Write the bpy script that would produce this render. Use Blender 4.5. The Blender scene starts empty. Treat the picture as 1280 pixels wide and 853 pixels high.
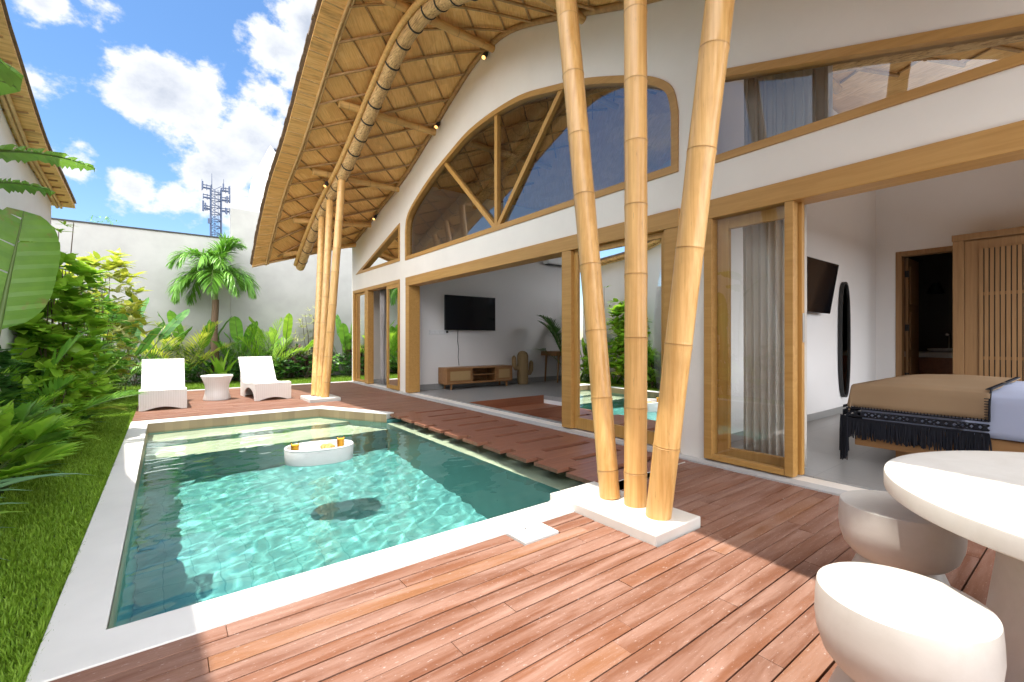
import bpy, math, random
import numpy as np
from mathutils import Vector, Matrix
from mathutils.geometry import tessellate_polygon

random.seed(7)
scene = bpy.context.scene
COL = scene.collection
PI = math.pi
R = math.radians

# ------------------------------------------------------------------ helpers
def tag(o, label=None, cat=None, group=None, kind=None):
    if label: o['label'] = label
    if cat: o['category'] = cat
    if group: o['group'] = group
    if kind: o['kind'] = kind
    return o

def thing(name, label, cat, loc=(0, 0, 0), group=None):
    o = bpy.data.objects.new(name, None)
    o.empty_display_size = 0.1
    COL.objects.link(o)
    o.location = loc
    return tag(o, label, cat, group)

def origin_of(o):
    v = Vector((0, 0, 0))
    while o is not None:
        v += Vector(o.location)
        o = o.parent
    return v

class MB:
    """collects geometry, links it as one mesh"""
    def __init__(self):
        self.v = []; self.f = []; self.k = {}
    def add(self, vs, fs):
        n = len(self.v)
        self.v.extend([tuple(p) for p in vs])
        self.f.extend([tuple(i + n for i in f) for f in fs])
        return n
    def box(self, x0, x1, y0, y1, z0, z1):
        self.add([(x0, y0, z0), (x1, y0, z0), (x1, y1, z0), (x0, y1, z0), (x0, y0, z1), (x1, y0, z1), (x1, y1, z1), (x0, y1, z1)],
                 [(0, 3, 2, 1), (4, 5, 6, 7), (0, 1, 5, 4), (1, 2, 6, 5), (2, 3, 7, 6), (3, 0, 4, 7)])
    def obox(self, c, half, rot):
        m = rot.to_3x3() if hasattr(rot, 'to_3x3') else rot
        vs = []
        for z in (-1, 1):
            for x, y in ((-1, -1), (1, -1), (1, 1), (-1, 1)):
                vs.append(Vector(c) + m @ Vector((x * half[0], y * half[1], z * half[2])))
        self.add(vs, [(0, 3, 2, 1), (4, 5, 6, 7), (0, 1, 5, 4), (1, 2, 6, 5), (2, 3, 7, 6), (3, 0, 4, 7)])
    def bar(self, a, b, w, h, up=(0, 0, 1)):
        a = Vector(a); b = Vector(b); d = (b - a).normalized()
        s = d.cross(Vector(up)).normalized(); u = s.cross(d)
        vs = [p + s * i * w / 2 + u * j * h / 2 for p in (a, b) for i, j in ((-1, -1), (1, -1), (1, 1), (-1, 1))]
        self.add(vs, [(0, 1, 2, 3), (7, 6, 5, 4), (0, 4, 5, 1), (1, 5, 6, 2), (2, 6, 7, 3), (3, 7, 4, 0)])
    def tube(self, path, r, n=8, cap=True, kv=None):
        path = [Vector(p) for p in path]
        m = len(path)
        rs = r if isinstance(r, (list, tuple)) else [r] * m
        ref = None; base = len(self.v)
        for i, p in enumerate(path):
            t = (path[min(i + 1, m - 1)] - path[max(i - 1, 0)]).normalized()
            if ref is None:
                ref = Vector((0, 0, 1)) if abs(t.z) < 0.9 else Vector((1, 0, 0))
                ref = (ref - t * ref.dot(t)).normalized()
            else:
                ref = (ref - t * ref.dot(t)).normalized()
            b = t.cross(ref)
            for j in range(n):
                a = 2 * PI * j / n
                self.v.append(tuple(p + (ref * math.cos(a) + b * math.sin(a)) * rs[i]))
                if kv is not None: self.k[len(self.v) - 1] = kv[i]
        for i in range(m - 1):
            for j in range(n):
                a = base + i * n + j; c = base + i * n + (j + 1) % n
                self.f.append((a, c, c + n, a + n))
        if cap:
            self.f.append(tuple(base + j for j in reversed(range(n))))
            self.f.append(tuple(base + (m - 1) * n + j for j in range(n)))
    def lathe(self, prof, c, n=32, sx=1.0, sy=1.0):
        base = len(self.v); m = len(prof)
        for r, z in prof:
            for j in range(n):
                a = 2 * PI * j / n
                self.v.append((c[0] + sx * r * math.cos(a), c[1] + sy * r * math.sin(a), c[2] + z))
        for i in range(m - 1):
            for j in range(n):
                a = base + i * n + j; b = base + i * n + (j + 1) % n
                self.f.append((a, b, b + n, a + n))
        if prof[0][0] > 1e-4: self.f.append(tuple(base + j for j in reversed(range(n))))
        if prof[-1][0] > 1e-4: self.f.append(tuple(base + (m - 1) * n + j for j in range(n)))
    def poly_prism(self, outer, holes, fn, t0, t1):
        """outer/holes: 2D loops; fn(a,b,t) -> 3D; closed solid between t0 and t1"""
        loops = [outer] + list(holes)
        tri = tessellate_polygon([[Vector((p[0], p[1], 0)) for p in l] for l in loops])
        flat = [p for l in loops for p in l]
        n = len(flat)
        vs = [fn(p[0], p[1], t0) for p in flat] + [fn(p[0], p[1], t1) for p in flat]
        fs = []
        for t in tri:
            fs.append(tuple(t)); fs.append(tuple(i + n for i in reversed(t)))
        o = 0
        for l in loops:
            m = len(l)
            for i in range(m):
                a = o + i; b = o + (i + 1) % m
                fs.append((a, b, b + n, a + n))
            o += m
        self.add(vs, fs)
    def sheet(self, pts):
        self.add(pts, [tuple(range(len(pts)))])
    def build(self, name, m, parent=None, smooth=None, bevel=0, label=None, fixn=True):
        off = origin_of(parent) if parent is not None else Vector((0, 0, 0))
        me = bpy.data.meshes.new(name)
        me.from_pydata([(p[0] - off.x, p[1] - off.y, p[2] - off.z) for p in self.v], [], self.f)
        if self.k:
            at = me.attributes.new('k', 'FLOAT', 'POINT')
            arr = np.zeros(len(self.v), dtype=np.float32)
            for i, val in self.k.items(): arr[i] = val
            at.data.foreach_set('value', arr)
        if fixn:
            import bmesh
            b = bmesh.new(); b.from_mesh(me)
            bmesh.ops.recalc_face_normals(b, faces=b.faces)
            b.to_mesh(me); b.free()
        me.materials.append(m)
        if smooth is not None:
            me.polygons.foreach_set('use_smooth', [True] * len(me.polygons))
            if smooth < 179: me.set_sharp_from_angle(angle=R(smooth))
        me.update()
        o = bpy.data.objects.new(name, me)
        COL.objects.link(o)
        if parent is not None: o.parent = parent
        if bevel:
            md = o.modifiers.new('edge', 'BEVEL'); md.width = bevel; md.segments = 2; md.limit_method = 'ANGLE'
        if label: o['label'] = label
        return o

def copy_tree(o, parent=None):
    c = o.copy(); COL.objects.link(c)
    if parent is not None: c.parent = parent
    for ch in [x for x in scene.objects if x.parent == o]:
        copy_tree(ch, c)
    return c

# ------------------------------------------------------------------ materials
class NT:
    def __init__(self, name):
        self.m = bpy.data.materials.new(name); self.m.use_nodes = True
        self.t = self.m.node_tree; self.t.nodes.clear()
        self.out = self.t.nodes.new('ShaderNodeOutputMaterial')
    def n(self, typ, ins=None, **kw):
        nd = self.t.nodes.new('ShaderNode' + typ)
        for a, b in kw.items(): setattr(nd, a, b)
        for a, b in (ins or {}).items():
            self.set(nd, a, b)
        return nd
    def set(self, nd, a, b):
        s = nd.inputs[a]
        if isinstance(b, tuple) and len(b) == 2 and hasattr(b[0], 'outputs'):
            self.t.links.new(b[0].outputs[b[1]], s)
        elif hasattr(b, 'outputs'):
            self.t.links.new(b.outputs[0], s)
        else:
            if s.type == 'RGBA' and len(b) == 3: b = (*b, 1)
            s.default_value = b
    def coords(self, scale=(1, 1, 1), rot=(0, 0, 0), kind='Object'):
        tc = self.n('TexCoord')
        return self.n('Mapping', {'Vector': (tc, kind), 'Scale': scale, 'Rotation': rot})
    def noise(self, vec, scale, detail=4, rough=.55, dist=0):
        return self.n('TexNoise', {'Vector': vec, 'Scale': scale, 'Detail': detail, 'Roughness': rough, 'Distortion': dist})
    def ramp(self, fac, stops, interp='LINEAR'):
        r = self.n('ValToRGB', {'Fac': fac}); e = r.color_ramp; e.interpolation = interp
        while len(e.elements) < len(stops): e.elements.new(.5)
        for el, (p, c) in zip(e.elements, stops):
            el.position = p; el.color = (*c, 1) if len(c) == 3 else c
        return r
    def mix(self, a, b, f, mode='MIX'):
        m = self.n('Mix', data_type='RGBA', blend_type=mode)
        for i, v in ((0, f), (6, a), (7, b)):
            s = m.inputs[i]
            if isinstance(v, tuple) and len(v) == 2 and hasattr(v[0], 'outputs'): self.t.links.new(v[0].outputs[v[1]], s)
            elif hasattr(v, 'outputs'):
                self.t.links.new(v.outputs[2] if v.bl_idname == 'ShaderNodeMix' else v.outputs[0], s)
            else: s.default_value = v if i == 0 else ((*v, 1) if len(v) == 3 else v)
        return (m, 2)
    def math(self, op, a, b=0.0, c=None):
        m = self.n('Math', {0: a, 1: b}, operation=op)
        if c is not None: self.set(m, 2, c)
        return m
    def bump(self, h, strength=.3, dist=.01, normal=None):
        b = self.n('Bump', {'Height': h, 'Strength': strength, 'Distance': dist})
        if normal is not None: self.set(b, 'Normal', normal)
        return b
    def pbr(self, col, rough=.5, bump=None, spec=.5, **kw):
        p = self.n('BsdfPrincipled', {'Base Color': col, 'Roughness': rough, 'Specular IOR Level': spec})
        for a, b in kw.items(): self.set(p, a.replace('_', ' '), b)
        if bump is not None: self.set(p, 'Normal', bump)
        self.t.links.new(p.outputs[0], self.out.inputs[0])
        return self.m

def m_plaster(name, c, var=.05, rough=.75, bs=.15):
    t = NT(name); v = t.coords()
    n1 = t.noise(v, 1.3, 5, .6); n2 = t.noise(v, 45, 3, .6)
    d = tuple(x * (1 - var * 2) for x in c)
    col = t.ramp(n1, [(.3, d), (.62, c)])
    return t.pbr(col, rough, t.bump(n2, bs, .004), .3)

def m_wood(name, a, b, axis='Z', scale=1.0, rough=.45, spec=.4):
    t = NT(name)
    s = {'X': (1.2, 22, 22), 'Y': (22, 1.2, 22), 'Z': (22, 22, 1.2)}[axis]
    v = t.coords(tuple(x * scale for x in s))
    n1 = t.noise(v, 1.0, 6, .62, .6)
    n2 = t.noise(t.coords((1.5, 1.5, 1.5)), 1.2, 3, .5)
    col = t.ramp(n1, [(.28, a), (.7, b)])
    col2 = t.mix(col, tuple(x * .8 for x in b), (t.math('MULTIPLY', n2, .35), 0))
    return t.pbr(col2, rough, t.bump(n1, .12, .003), spec)

def m_simple(name, c, rough=.5, metal=0.0, spec=.5, ns=0, nb=.2):
    t = NT(name); b = None
    if ns: b = t.bump(t.noise(t.coords(), ns, 4, .6), nb, .003)
    n = t.noise(t.coords(), 3.0, 4, .6)
    col = t.ramp(n, [(.3, tuple(x * .9 for x in c)), (.7, c)])
    return t.pbr(col, rough, b, spec, Metallic=metal)

def m_leaf(name, a, b, trans=.32, rough=.38, vein=0.0, spec=.5, rnd=.75):
    t = NT(name)
    g = t.n('NewGeometry')
    r = (g, 'Random Per Island')
    n = t.noise(t.coords(), 7, 3, .6)
    f = t.math('ADD', t.math('MULTIPLY', r, rnd), t.math('MULTIPLY', n, 1.05 - rnd))
    col = t.ramp(f, [(.1, a), (.9, b)])
    if rnd < .5:
        sp = t.noise(t.coords(), 5.5, 6, .7)
        col = t.mix(col, (.30, .22, .08), (t.ramp(sp, [(.60, (0, 0, 0)), (.70, (.75, .75, .75))]), 0))
    p = t.n('BsdfPrincipled', {'Base Color': col, 'Roughness': rough, 'Specular IOR Level': spec})
    tl = t.n('BsdfTranslucent', {'Color': t.mix(col, (1.0, .95, .25), .25, 'MULTIPLY')})
    br = t.n('MixShader', {0: trans, 1: p, 2: tl})
    t.t.links.new(br.outputs[0], t.out.inputs[0])
    return t.m

M = {}
M['white'] = m_plaster('white_plaster', (.83, .77, .69), .03)
M['bluewhite'] = m_plaster('neighbour_plaster', (.78, .78, .78), .03)
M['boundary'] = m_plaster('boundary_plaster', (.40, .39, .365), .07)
M['inner'] = m_plaster('inner_plaster', (.80, .78, .765), .012)
M['teak'] = m_wood('teak_frame', (.40, .20, .045), (.54, .30, .085), 'Z')
M['teakY'] = m_wood('teak_beam', (.40, .20, .048), (.54, .30, .09), 'Y')
M['brown'] = m_wood('brown_furniture', (.23, .105, .038), (.36, .18, .07), 'X', 1.0)
M['wardrobe'] = m_wood('wardrobe_wood', (.24, .125, .05), (.36, .2, .085), 'Z', 1.0, .6)
M['stepwood'] = m_wood('step_wood', (.24, .085, .04), (.36, .14, .07), 'X', 1.0, .5)
M['stepwoodY'] = m_wood('walkway_wood', (.20, .075, .045), (.32, .135, .08), 'X', 1.0, .42)
M['black'] = m_simple('black_plastic', (.012, .012, .013), .25)
M['blackmat'] = m_simple('black_matte', (.02, .02, .02), .6)
M['screen'] = m_simple('tv_screen', (.006, .006, .008), .08)
M['steel'] = m_simple('brushed_steel', (.5, .5, .5), .3, 1.0)
M['chrome'] = m_simple('chrome', (.8, .8, .8), .12, 1.0)
M['socket'] = m_simple('white_plastic', (.8, .8, .8), .35)
M['coping'] = m_plaster('coping_stone', (.80, .775, .73), .05, .55, .1)
M['plinth'] = m_plaster('plinth_stone', (.74, .71, .65), .05, .7)
M['terrazzo'] = None

def m_deck():
    t = NT('deck_wood')
    g = t.n('NewGeometry'); r = (g, 'Random Per Island')
    v = t.coords((1.0, 14, 14))
    # shift grain per plank
    off = t.n('CombineXYZ', {'X': t.math('MULTIPLY', r, 37.0)})
    vv = t.n('VectorMath', {0: v, 1: off}, operation='ADD')
    grain = t.noise(vv, 1.6, 7, .65, .8)
    patch = t.noise(t.n('VectorMath', {0: t.coords((1.0, 9, 1)), 1: off}, operation='ADD'), 1.5, 6, .62, .4)
    fine = t.noise(t.n('VectorMath', {0: t.coords((5, 110, 60)), 1: off}, operation='ADD'), 1.6, 5, .65)
    base = t.ramp(r, [(.0, (.175, .068, .036)), (.25, (.205, .083, .044)), (.5, (.23, .094, .048)), (.72, (.185, .079, .046)), (.95, (.22, .092, .05)), (1, (.27, .118, .05))])
    c1 = t.mix(base, t.mix(base, (.62, .52, .47), .35, 'MULTIPLY'), (t.ramp(grain, [(.35, (0, 0, 0)), (.75, (1, 1, 1))]), 0))
    wear = t.ramp(patch, [(.40, (0, 0, 0)), (.68, (.72, .72, .72))])
    c2 = t.mix(c1, (.38, .235, .18), wear)
    c3 = t.mix(c2, (.48, .40, .36), (t.ramp(fine, [(.60, (0, 0, 0)), (.8, (.32, .32, .32))]), 0))
    spk = t.noise(t.n('VectorMath', {0: t.coords((9, 26, 9)), 1: off}, operation='ADD'), 3.2, 4, .7)
    c3 = t.mix(c3, (.55, .46, .42), (t.ramp(spk, [(.615, (0, 0, 0)), (.68, (.55, .55, .55))]), 0))
    c3 = t.mix(c3, (.10, .045, .03), (t.ramp(spk, [(.30, (.6, .6, .6)), (.37, (0, 0, 0))]), 0))
    h = t.math('ADD', t.math('MULTIPLY', grain, .5), fine)
    return t.pbr(c3, t.ramp(patch, [(.3, (.45, .45, .45)), (.7, (.65, .65, .65))]), t.bump(h, .25, .004), .35)
M['deck'] = m_deck()

def m_bamboo(name, a, b, node, axis_scale=(40, 40, 1.2), rough=.32):
    t = NT(name)
    v = t.coords(axis_scale)
    n1 = t.noise(v, 1.0, 5, .6)
    n2 = t.noise(t.coords((1, 1, .6)), 3.2, 4, .6)
    n3 = t.noise(t.coords((60, 60, 6)), 1.0, 3, .7)
    col = t.ramp(n1, [(.3, a), (.7, b)])
    col = t.mix(col, tuple(x * .62 for x in a), (t.ramp(n2, [(.5, (0, 0, 0)), (.78, (.5, .5, .5))]), 0))
    col = t.mix(col, (.20, .105, .035), (t.ramp(n3, [(.64, (0, 0, 0)), (.78, (.55, .55, .55))]), 0))
    k = t.n('Attribute', attribute_name='k')
    col = t.mix(col, node, (t.math('MULTIPLY', t.math('MULTIPLY', (k, 'Fac'), .95), t.ramp(n2, [(.3, (.25, .25, .25)), (.65, (1, 1, 1))])), 0))
    return t.pbr(col, rough, t.bump(n1, .12, .003), .5)
M['bamboo'] = m_bamboo('bamboo_post', (.60, .31, .085), (.84, .52, .20), (.36, .20, .075))
M['bamboo2'] = m_bamboo('bamboo_purlin', (.56, .32, .10), (.74, .47, .18), (.2, .11, .04), (3, 30, 30), .4)
M['rod'] = m_bamboo('lattice_rod', (.30, .165, .06), (.48, .285, .11), (.1, .06, .02), (14, 14, 14), .5)
M['rodlight'] = m_bamboo('edge_rod', (.5, .31, .13), (.66, .45, .21), (.2, .1, .04), (30, 3, 30), .5)

def m_bundle():
    t = NT('split_bamboo_bundle')
    tc = t.n('TexCoord')
    n1 = t.noise(t.coords((55, 3, 55)), 1.0, 3, .7)
    col = t.ramp(n1, [(.3, (.20, .105, .04)), (.48, (.58, .37, .16)), (.75, (.82, .58, .30))])
    return t.pbr(col, .5, t.bump(n1, .6, .012), .4)
M['bundle'] = m_bundle()

def m_mat():
    t = NT('bamboo_mat')
    rot = t.coords((1, 1, 1), (0, 0, R(38)))
    s1 = t.n('Mapping', {'Vector': rot, 'Scale': (60, 3.5, 6)})
    n1 = t.noise(s1, 1.0, 5, .65)
    big = t.noise(t.coords(), 2.2, 5, .6)
    cell = t.n('TexVoronoi', {'Vector': t.coords((1, 1, .4), (0, 0, R(40))), 'Scale': 3.4, 'Randomness': 1.0}, distance='CHEBYCHEV')
    col = t.ramp(n1, [(.25, (.58, .315, .10)), (.5, (.90, .555, .205)), (.75, (.95, .69, .35))])
    sp = t.n('SeparateColor', {'Color': (cell, 'Color')})
    col = t.mix(col, (.64, .34, .11), (t.math('MULTIPLY', (sp, 0), .5), 0))
    col = t.mix(col, (.34, .185, .06), (t.ramp(big, [(.56, (0, 0, 0)), (.8, (.4, .4, .4))]), 0))
    edge = t.ramp((cell, 'Distance'), [(.0, (1, 1, 1)), (.05, (0, 0, 0))])
    return t.pbr(col, .55, t.bump(n1, .35, .01), .3)
M['mat'] = m_mat()
def m_fascia():
    t = NT('eave_fascia_mat')
    n1 = t.noise(t.coords((2.5, 42, 20)), 1.0, 4, .65)
    n2 = t.noise(t.coords((1, 3, 3)), 2.0, 4, .6)
    col = t.ramp(n1, [(.28, (.48, .26, .085)), (.5, (.80, .49, .18)), (.75, (.88, .62, .30))])
    col = t.mix(col, (.26, .15, .055), (t.ramp(n2, [(.55, (0, 0, 0)), (.75, (.6, .6, .6))]), 0))
    return t.pbr(col, .55, t.bump(n1, .4, .01), .3)
M['fascia'] = m_fascia()
M['shingle'] = m_wood('roof_shingle', (.12, .085, .06), (.24, .175, .125), 'X', 1.0, .8)

def m_glass(name, tint=(.93, .96, .95), ior=1.75):
    t = NT(name)
    fr = t.n('Fresnel', {'IOR': ior})
    tr = t.n('BsdfTransparent', {'Color': tint})
    gl = t.n('BsdfGlossy', {'Color': (1, 1, 1), 'Roughness': 0.0})
    mx = t.n('MixShader', {0: fr, 1: tr, 2: gl})
    t.t.links.new(mx.outputs[0], t.out.inputs[0])
    return t.m
M['glass_up'] = m_glass('upper_window_glass', (.88, .90, .89), 2.3)
M['glass'] = m_glass('window_glass', (.90, .92, .91), 1.72)
M['clear'] = m_glass('drinking_glass', (1, 1, 1), 1.35)

def m_terrazzo():
    t = NT('plaster_table')
    v = t.coords()
    wav = t.noise(t.coords((1, 1, 1)), 6, 6, .65, .6)
    col = t.ramp(wav, [(.3, (.58, .545, .485)), (.7, (.66, .63, .575))])
    sp = t.noise(v, 260, 2, .5)
    col = t.mix(col, (.6, .57, .52), (t.ramp(sp, [(.68, (0, 0, 0)), (.76, (.3, .3, .3))]), 0))
    return t.pbr(col, .42, t.bump(t.noise(v, 30, 4, .6), .06, .004), .4)
M['terrazzo'] = m_terrazzo()

def m_wicker(name, c, f=1.0):
    t = NT(name)
    w1 = t.n('TexWave', {'Vector': t.coords(), 'Scale': 9.0 * f, 'Distortion': .0}, bands_direction='X')
    w2 = t.n('TexWave', {'Vector': t.coords(), 'Scale': 34.0 * f}, bands_direction='Y')
    w3 = t.n('TexWave', {'Vector': t.coords(), 'Scale': 34.0 * f}, bands_direction='Z')
    h = t.math('ADD', t.math('MULTIPLY', w1, 1.0), t.math('MULTIPLY', t.math('ADD', w2, w3), .35))
    col = t.ramp(w1, [(.1, tuple(x * .94 for x in c)), (.4, c)])
    return t.pbr(col, .5, t.bump(h, .22, .01), .3)
M['wicker'] = m_wicker('white_wicker', (.78, .76, .73))

def m_tile(name, c, grout, size=.6, rough=.35, off=0.0, w=1.0, var=.06):
    t = NT(name)
    v = t.coords((1 / size, 1 / size, 1 / size))
    b = t.n('TexBrick', {'Vector': v, 'Color1': (*c, 1), 'Color2': (*[x * (1 - var) for x in c], 1), 'Mortar': (*grout, 1), 'Scale': 1.0, 'Mortar Size': .006,
                         'Brick Width': w, 'Row Height': 1.0}, offset=off)
    n = t.noise(t.coords(), 3.5, 5, .6)
    col = t.mix((b, 0), tuple(x * .85 for x in c), (t.math('MULTIPLY', n, .5), 0))
    return t.pbr(col, rough, t.bump((b, 1), -.15, .002), .4)
M['floor'] = m_tile('grey_floor_tile', (.32, .315, .305), (.24, .235, .23), .8, .32)
M['threshold'] = m_tile('threshold_tile', (.56, .55, .53), (.4, .39, .38), .13, .5)

def m_pool():
    t = NT('green_pool_stone')
    v = t.coords((1 / .2, 1 / .2, 1 / .2))
    b = t.n('TexBrick', {'Vector': v, 'Color1': (.20, .45, .41, 1), 'Color2': (.155, .40, .37, 1), 'Mortar': (.10, .31, .29, 1), 'Scale': 1.0,
                         'Mortar Size': .02, 'Brick Width': 1.0, 'Row Height': 1.0, 'Bias': 0.0}, offset=0.0)
    n = t.noise(t.coords(), 2.0, 6, .65)
    col = t.mix((b, 0), (.11, .31, .31), (t.ramp(n, [(.4, (0, 0, 0)), (.75, (.8, .8, .8))]), 0))
    return t.pbr(col, .6, None, .2)
M['pool'] = m_pool()
M['poolstep'] = m_plaster('pool_step_stone', (.82, .72, .50), .12, .6)
M['pooltile'] = m_tile('waterline_tile', (.40, .30, .18), (.3, .24, .16), .1, .4, 0.0, 1.0, .35)

def m_water():
    t = NT('pool_water')
    bm = t.bump(t.noise(t.coords((1, 2, 1), (0, 0, R(-20))), 26.0, 3, .5), .10, .01)
    gl = t.n('BsdfGlass', {'Color': (.83, .975, .97, 1), 'Roughness': 0.0, 'IOR': 1.33})
    t.t.links.new(gl.outputs[0], t.out.inputs[0])
    return t.m
M['water'] = m_water()
M['soil'] = m_plaster('lawn_soil', (.09, .15, .03), .35, .95, .6)
M['earth'] = m_plaster('bed_earth', (.06, .045, .03), .3, .95, .6)
M['grass'] = m_leaf('grass_blade', (.15, .29, .015), (.30, .47, .05), .35, .5, spec=.25)
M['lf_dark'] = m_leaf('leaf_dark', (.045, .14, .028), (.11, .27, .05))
M['lf_mid'] = m_leaf('leaf_mid', (.10, .27, .03), (.23, .47, .06))
M['lf_bright'] = m_leaf('leaf_bright', (.20, .42, .03), (.42, .66, .07), .42)
M['lf_yellow'] = m_leaf('leaf_yellow', (.34, .44, .04), (.62, .64, .10), .42)
M['lf_cream'] = m_leaf('leaf_cream', (.40, .45, .16), (.66, .66, .34), .35)
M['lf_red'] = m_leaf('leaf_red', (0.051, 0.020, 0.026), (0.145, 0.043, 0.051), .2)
M['lf_blue'] = m_leaf('leaf_bluegreen', (0.072, 0.174, 0.072), (0.189, 0.348, 0.160), .25, .3)
M['lf_big'] = m_leaf('leaf_banana', (0.131, 0.290, 0.043), (0.246, 0.450, 0.072), .45, .42, rnd=.22)
M['stem_green'] = m_simple('green_stem', (.13, .2, .05), .5)
M['stem_brown'] = m_simple('brown_stem', (.12, .085, .05), .8, ns=30, nb=.5)
M['trunk'] = m_simple('palm_trunk', (.16, .10, .06), .85, ns=14, nb=.7)

# profile of the wave-shaped roof
def spline(pts):
    xs = [p[0] for p in pts]; ys = [p[1] for p in pts]; n = len(pts)
    m = []
    for i in range(n):
        a = max(i - 1, 0); b = min(i + 1, n - 1)
        m.append((ys[b] - ys[a]) / (xs[b] - xs[a]))
    def f(x):
        x = min(max(x, xs[0]), xs[-1])
        i = 0
        while i < n - 2 and x > xs[i + 1]: i += 1
        h = xs[i + 1] - xs[i]; t = (x - xs[i]) / h
        return ((2 * t**3 - 3 * t * t + 1) * ys[i] + (t**3 - 2 * t * t + t) * h * m[i] + (-2 * t**3 + 3 * t * t) * ys[i + 1] + (t**3 - t * t) * h * m[i + 1])
    return f
YC = 6.33
_zp = spline([(-.6, 6.19), (0, 6.27), (.6, 6.2), (1.6, 5.82), (1.9, 5.69), (2.75, 5.32), (3.58, 5.01), (4.69, 4.72), (6.0, 4.38), (7.4, 4.03)])
def zp(y): return _zp(abs(y - YC))
def drop(y):
    d = abs(y - YC)
    return .9 * ((d - 4.17) / 3.2)**1.9 if d > 4.17 else 0.0
FX = 4.42            # outer face of the facade
def zr(x, y):        # underside of the roof
    return zp(y) - drop(y) * min((FX - x) / 2.62, 1.05) if x < FX else zp(y)
Y0, Y1 = YC - 7.35, YC + 7.35
# ------------------------------------------------------------------ villa
def bamboo(mb, a, b, r0, r1, n=16, lo=.45, hi=.7, rnd=None, bend=0.0):
    rnd = rnd or random
    a = Vector(a); b = Vector(b); L = (b - a).length; d = (b - a).normalized()
    s = d.cross(Vector((0, 0, 1)))
    s = s.normalized() if s.length > .05 else Vector((1, 0, 0))
    path, rad, kv = [], [], []
    def put(t, sc, k):
        f = t / L
        path.append(a + d * t + s * (bend * math.sin(PI * f)))
        rad.append((r0 + (r1 - r0) * f) * sc); kv.append(k)
    put(0, 1.0, .3); t = rnd.uniform(.15, lo)
    last = 0
    while t < L - .06:
        mid = (last + t) / 2
        put(mid, .985, 0)
        put(t - .04, 1.0, 0); put(t - .010, 1.03, .08); put(t - .003, 1.04, .6); put(t, .985, 1.0); put(t + .004, 1.025, .5); put(t + .010, 1.01, .05); put(t + .03, 1.0, .0)
        last = t; t += rnd.uniform(lo, hi)
    put(L, 1.0, .2)
    mb.tube(path, rad, n, True, kv)

villa = thing('villa', 'white open-fronted villa under a wave-shaped bamboo roof, right of the pool', 'villa', (FX, YC, 0))

ARCH = [(9.86, 3.06), (9.86, 3.72), (9.80, 3.98), (9.64, 4.16), (9.35, 4.33), (8.9, 4.53), (8.4, 4.72), (7.8, 4.89), (7.25, 5.03), (6.8, 5.085), (6.345, 5.10)]
def cat(pts, k=5):
    out = []
    for i in range(len(pts) - 1):
        a = pts[max(i - 1, 0)]; b = pts[i]; c = pts[i + 1]; d = pts[min(i + 2, len(pts) - 1)]
        for j in range(k):
            t = j / k
            out.append(tuple(.5 * (2 * b[q] + (c[q] - a[q]) * t + (2 * a[q] - 5 * b[q] + 4 * c[q] - d[q]) * t * t + (3 * b[q] - a[q] - 3 * c[q] + d[q]) * t**3) for q in (0, 1)))
    return out + [pts[-1]]
ARCH = [ARCH[0]] + cat(ARCH[1:])
arch = ARCH + [(2 * 6.345 - y, z) for y, z in reversed(ARCH[:-1])]
tri_far = [(13.3, 3.11), (10.17, 3.99), (10.17, 3.09)]
tri_near = [(2.58, 3.02), (2.58, 4.0), (-.75, 3.03)]
door_far = [(13.5, .015), (13.5, 2.66), (10.17, 2.66), (10.17, .015)]
door_liv = [(9.81, .015), (9.81, 2.66), (2.81, 2.66), (2.81, .015)]
door_near = [(2.53, .015), (2.53, 2.66), (-.75, 2.66), (-.75, .015)]
outer = [(-.97, -.4), (13.64, -.4)] + [(13.64 - i * (14.61 / 48), zp(13.64 - i * (14.61 / 48)) - .035) for i in range(49)]
mb = MB()
mb.poly_prism(outer, [arch, tri_far, tri_near, door_far, door_liv, door_near], lambda a, b, t: (t, a, b), FX, FX + .17)
facade = mb.build('facade_wall', M['white'], villa)

def inset(p, w):
    n = len(p); out = []
    ar = sum(p[i][0] * p[(i + 1) % n][1] - p[(i + 1) % n][0] * p[i][1] for i in range(n))
    sg = 1 if ar > 0 else -1
    for i in range(n):
        a = Vector(p[i - 1]); b = Vector(p[i]); c = Vector(p[(i + 1) % n])
        d1 = (b - a).normalized(); d2 = (c - b).normalized()
        n1 = Vector((-d1.y, d1.x)) * sg; n2 = Vector((-d2.y, d2.x)) * sg
        m = (n1 + n2); m = m / max(m.length, 1e-6)
        out.append(tuple(b + m * (w / max(m.dot(n1), .08))))
    return out
def ring(mb, p, w, x0, x1, o=.001):
    mb.poly_prism(inset(p, o), [inset(p, w)], lambda a, b, t: (t, a, b), x0, x1)

# arched window
mb = MB(); ring(mb, arch, .085, FX - .018, FX + .12)
wa = mb.build('arched_window', M['teakY'], villa, label='wide arched window with slanting wooden bars')
mb = MB()
xb0, xb1 = FX + .01, FX + .09
def yzbar(mb, a, b, w, x0, x1):
    a = Vector(a); b = Vector(b); d = (b - a).normalized(); s = Vector((-d.y, d.x)) * w / 2
    q = [a - s, b - s, b + s, a + s]
    mb.add([(x, p.x, p.y) for x in (x0, x1) for p in q], [(0, 1, 2, 3), (7, 6, 5, 4), (0, 4, 5, 1), (1, 5, 6, 2), (2, 6, 7, 3), (3, 7, 4, 0)])
yzbar(mb, (6.27, 3.1), (6.27, 5.09), .085, xb0, xb1)
mb.build('mullion', M['teak'], wa)
for q in ((4.66, 4.80), (8.08, 4.79)):
    mb = MB(); yzbar(mb, (6.27, 3.1), q, .08, xb0 + .004, xb1 - .004); mb.build('brace_bar', M['teak'], wa)
mb = MB(); mb.sheet([(FX + .075, y, z) for y, z in inset(arch, .06)]); mb.build('pane', M['glass_up'], wa)
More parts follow.
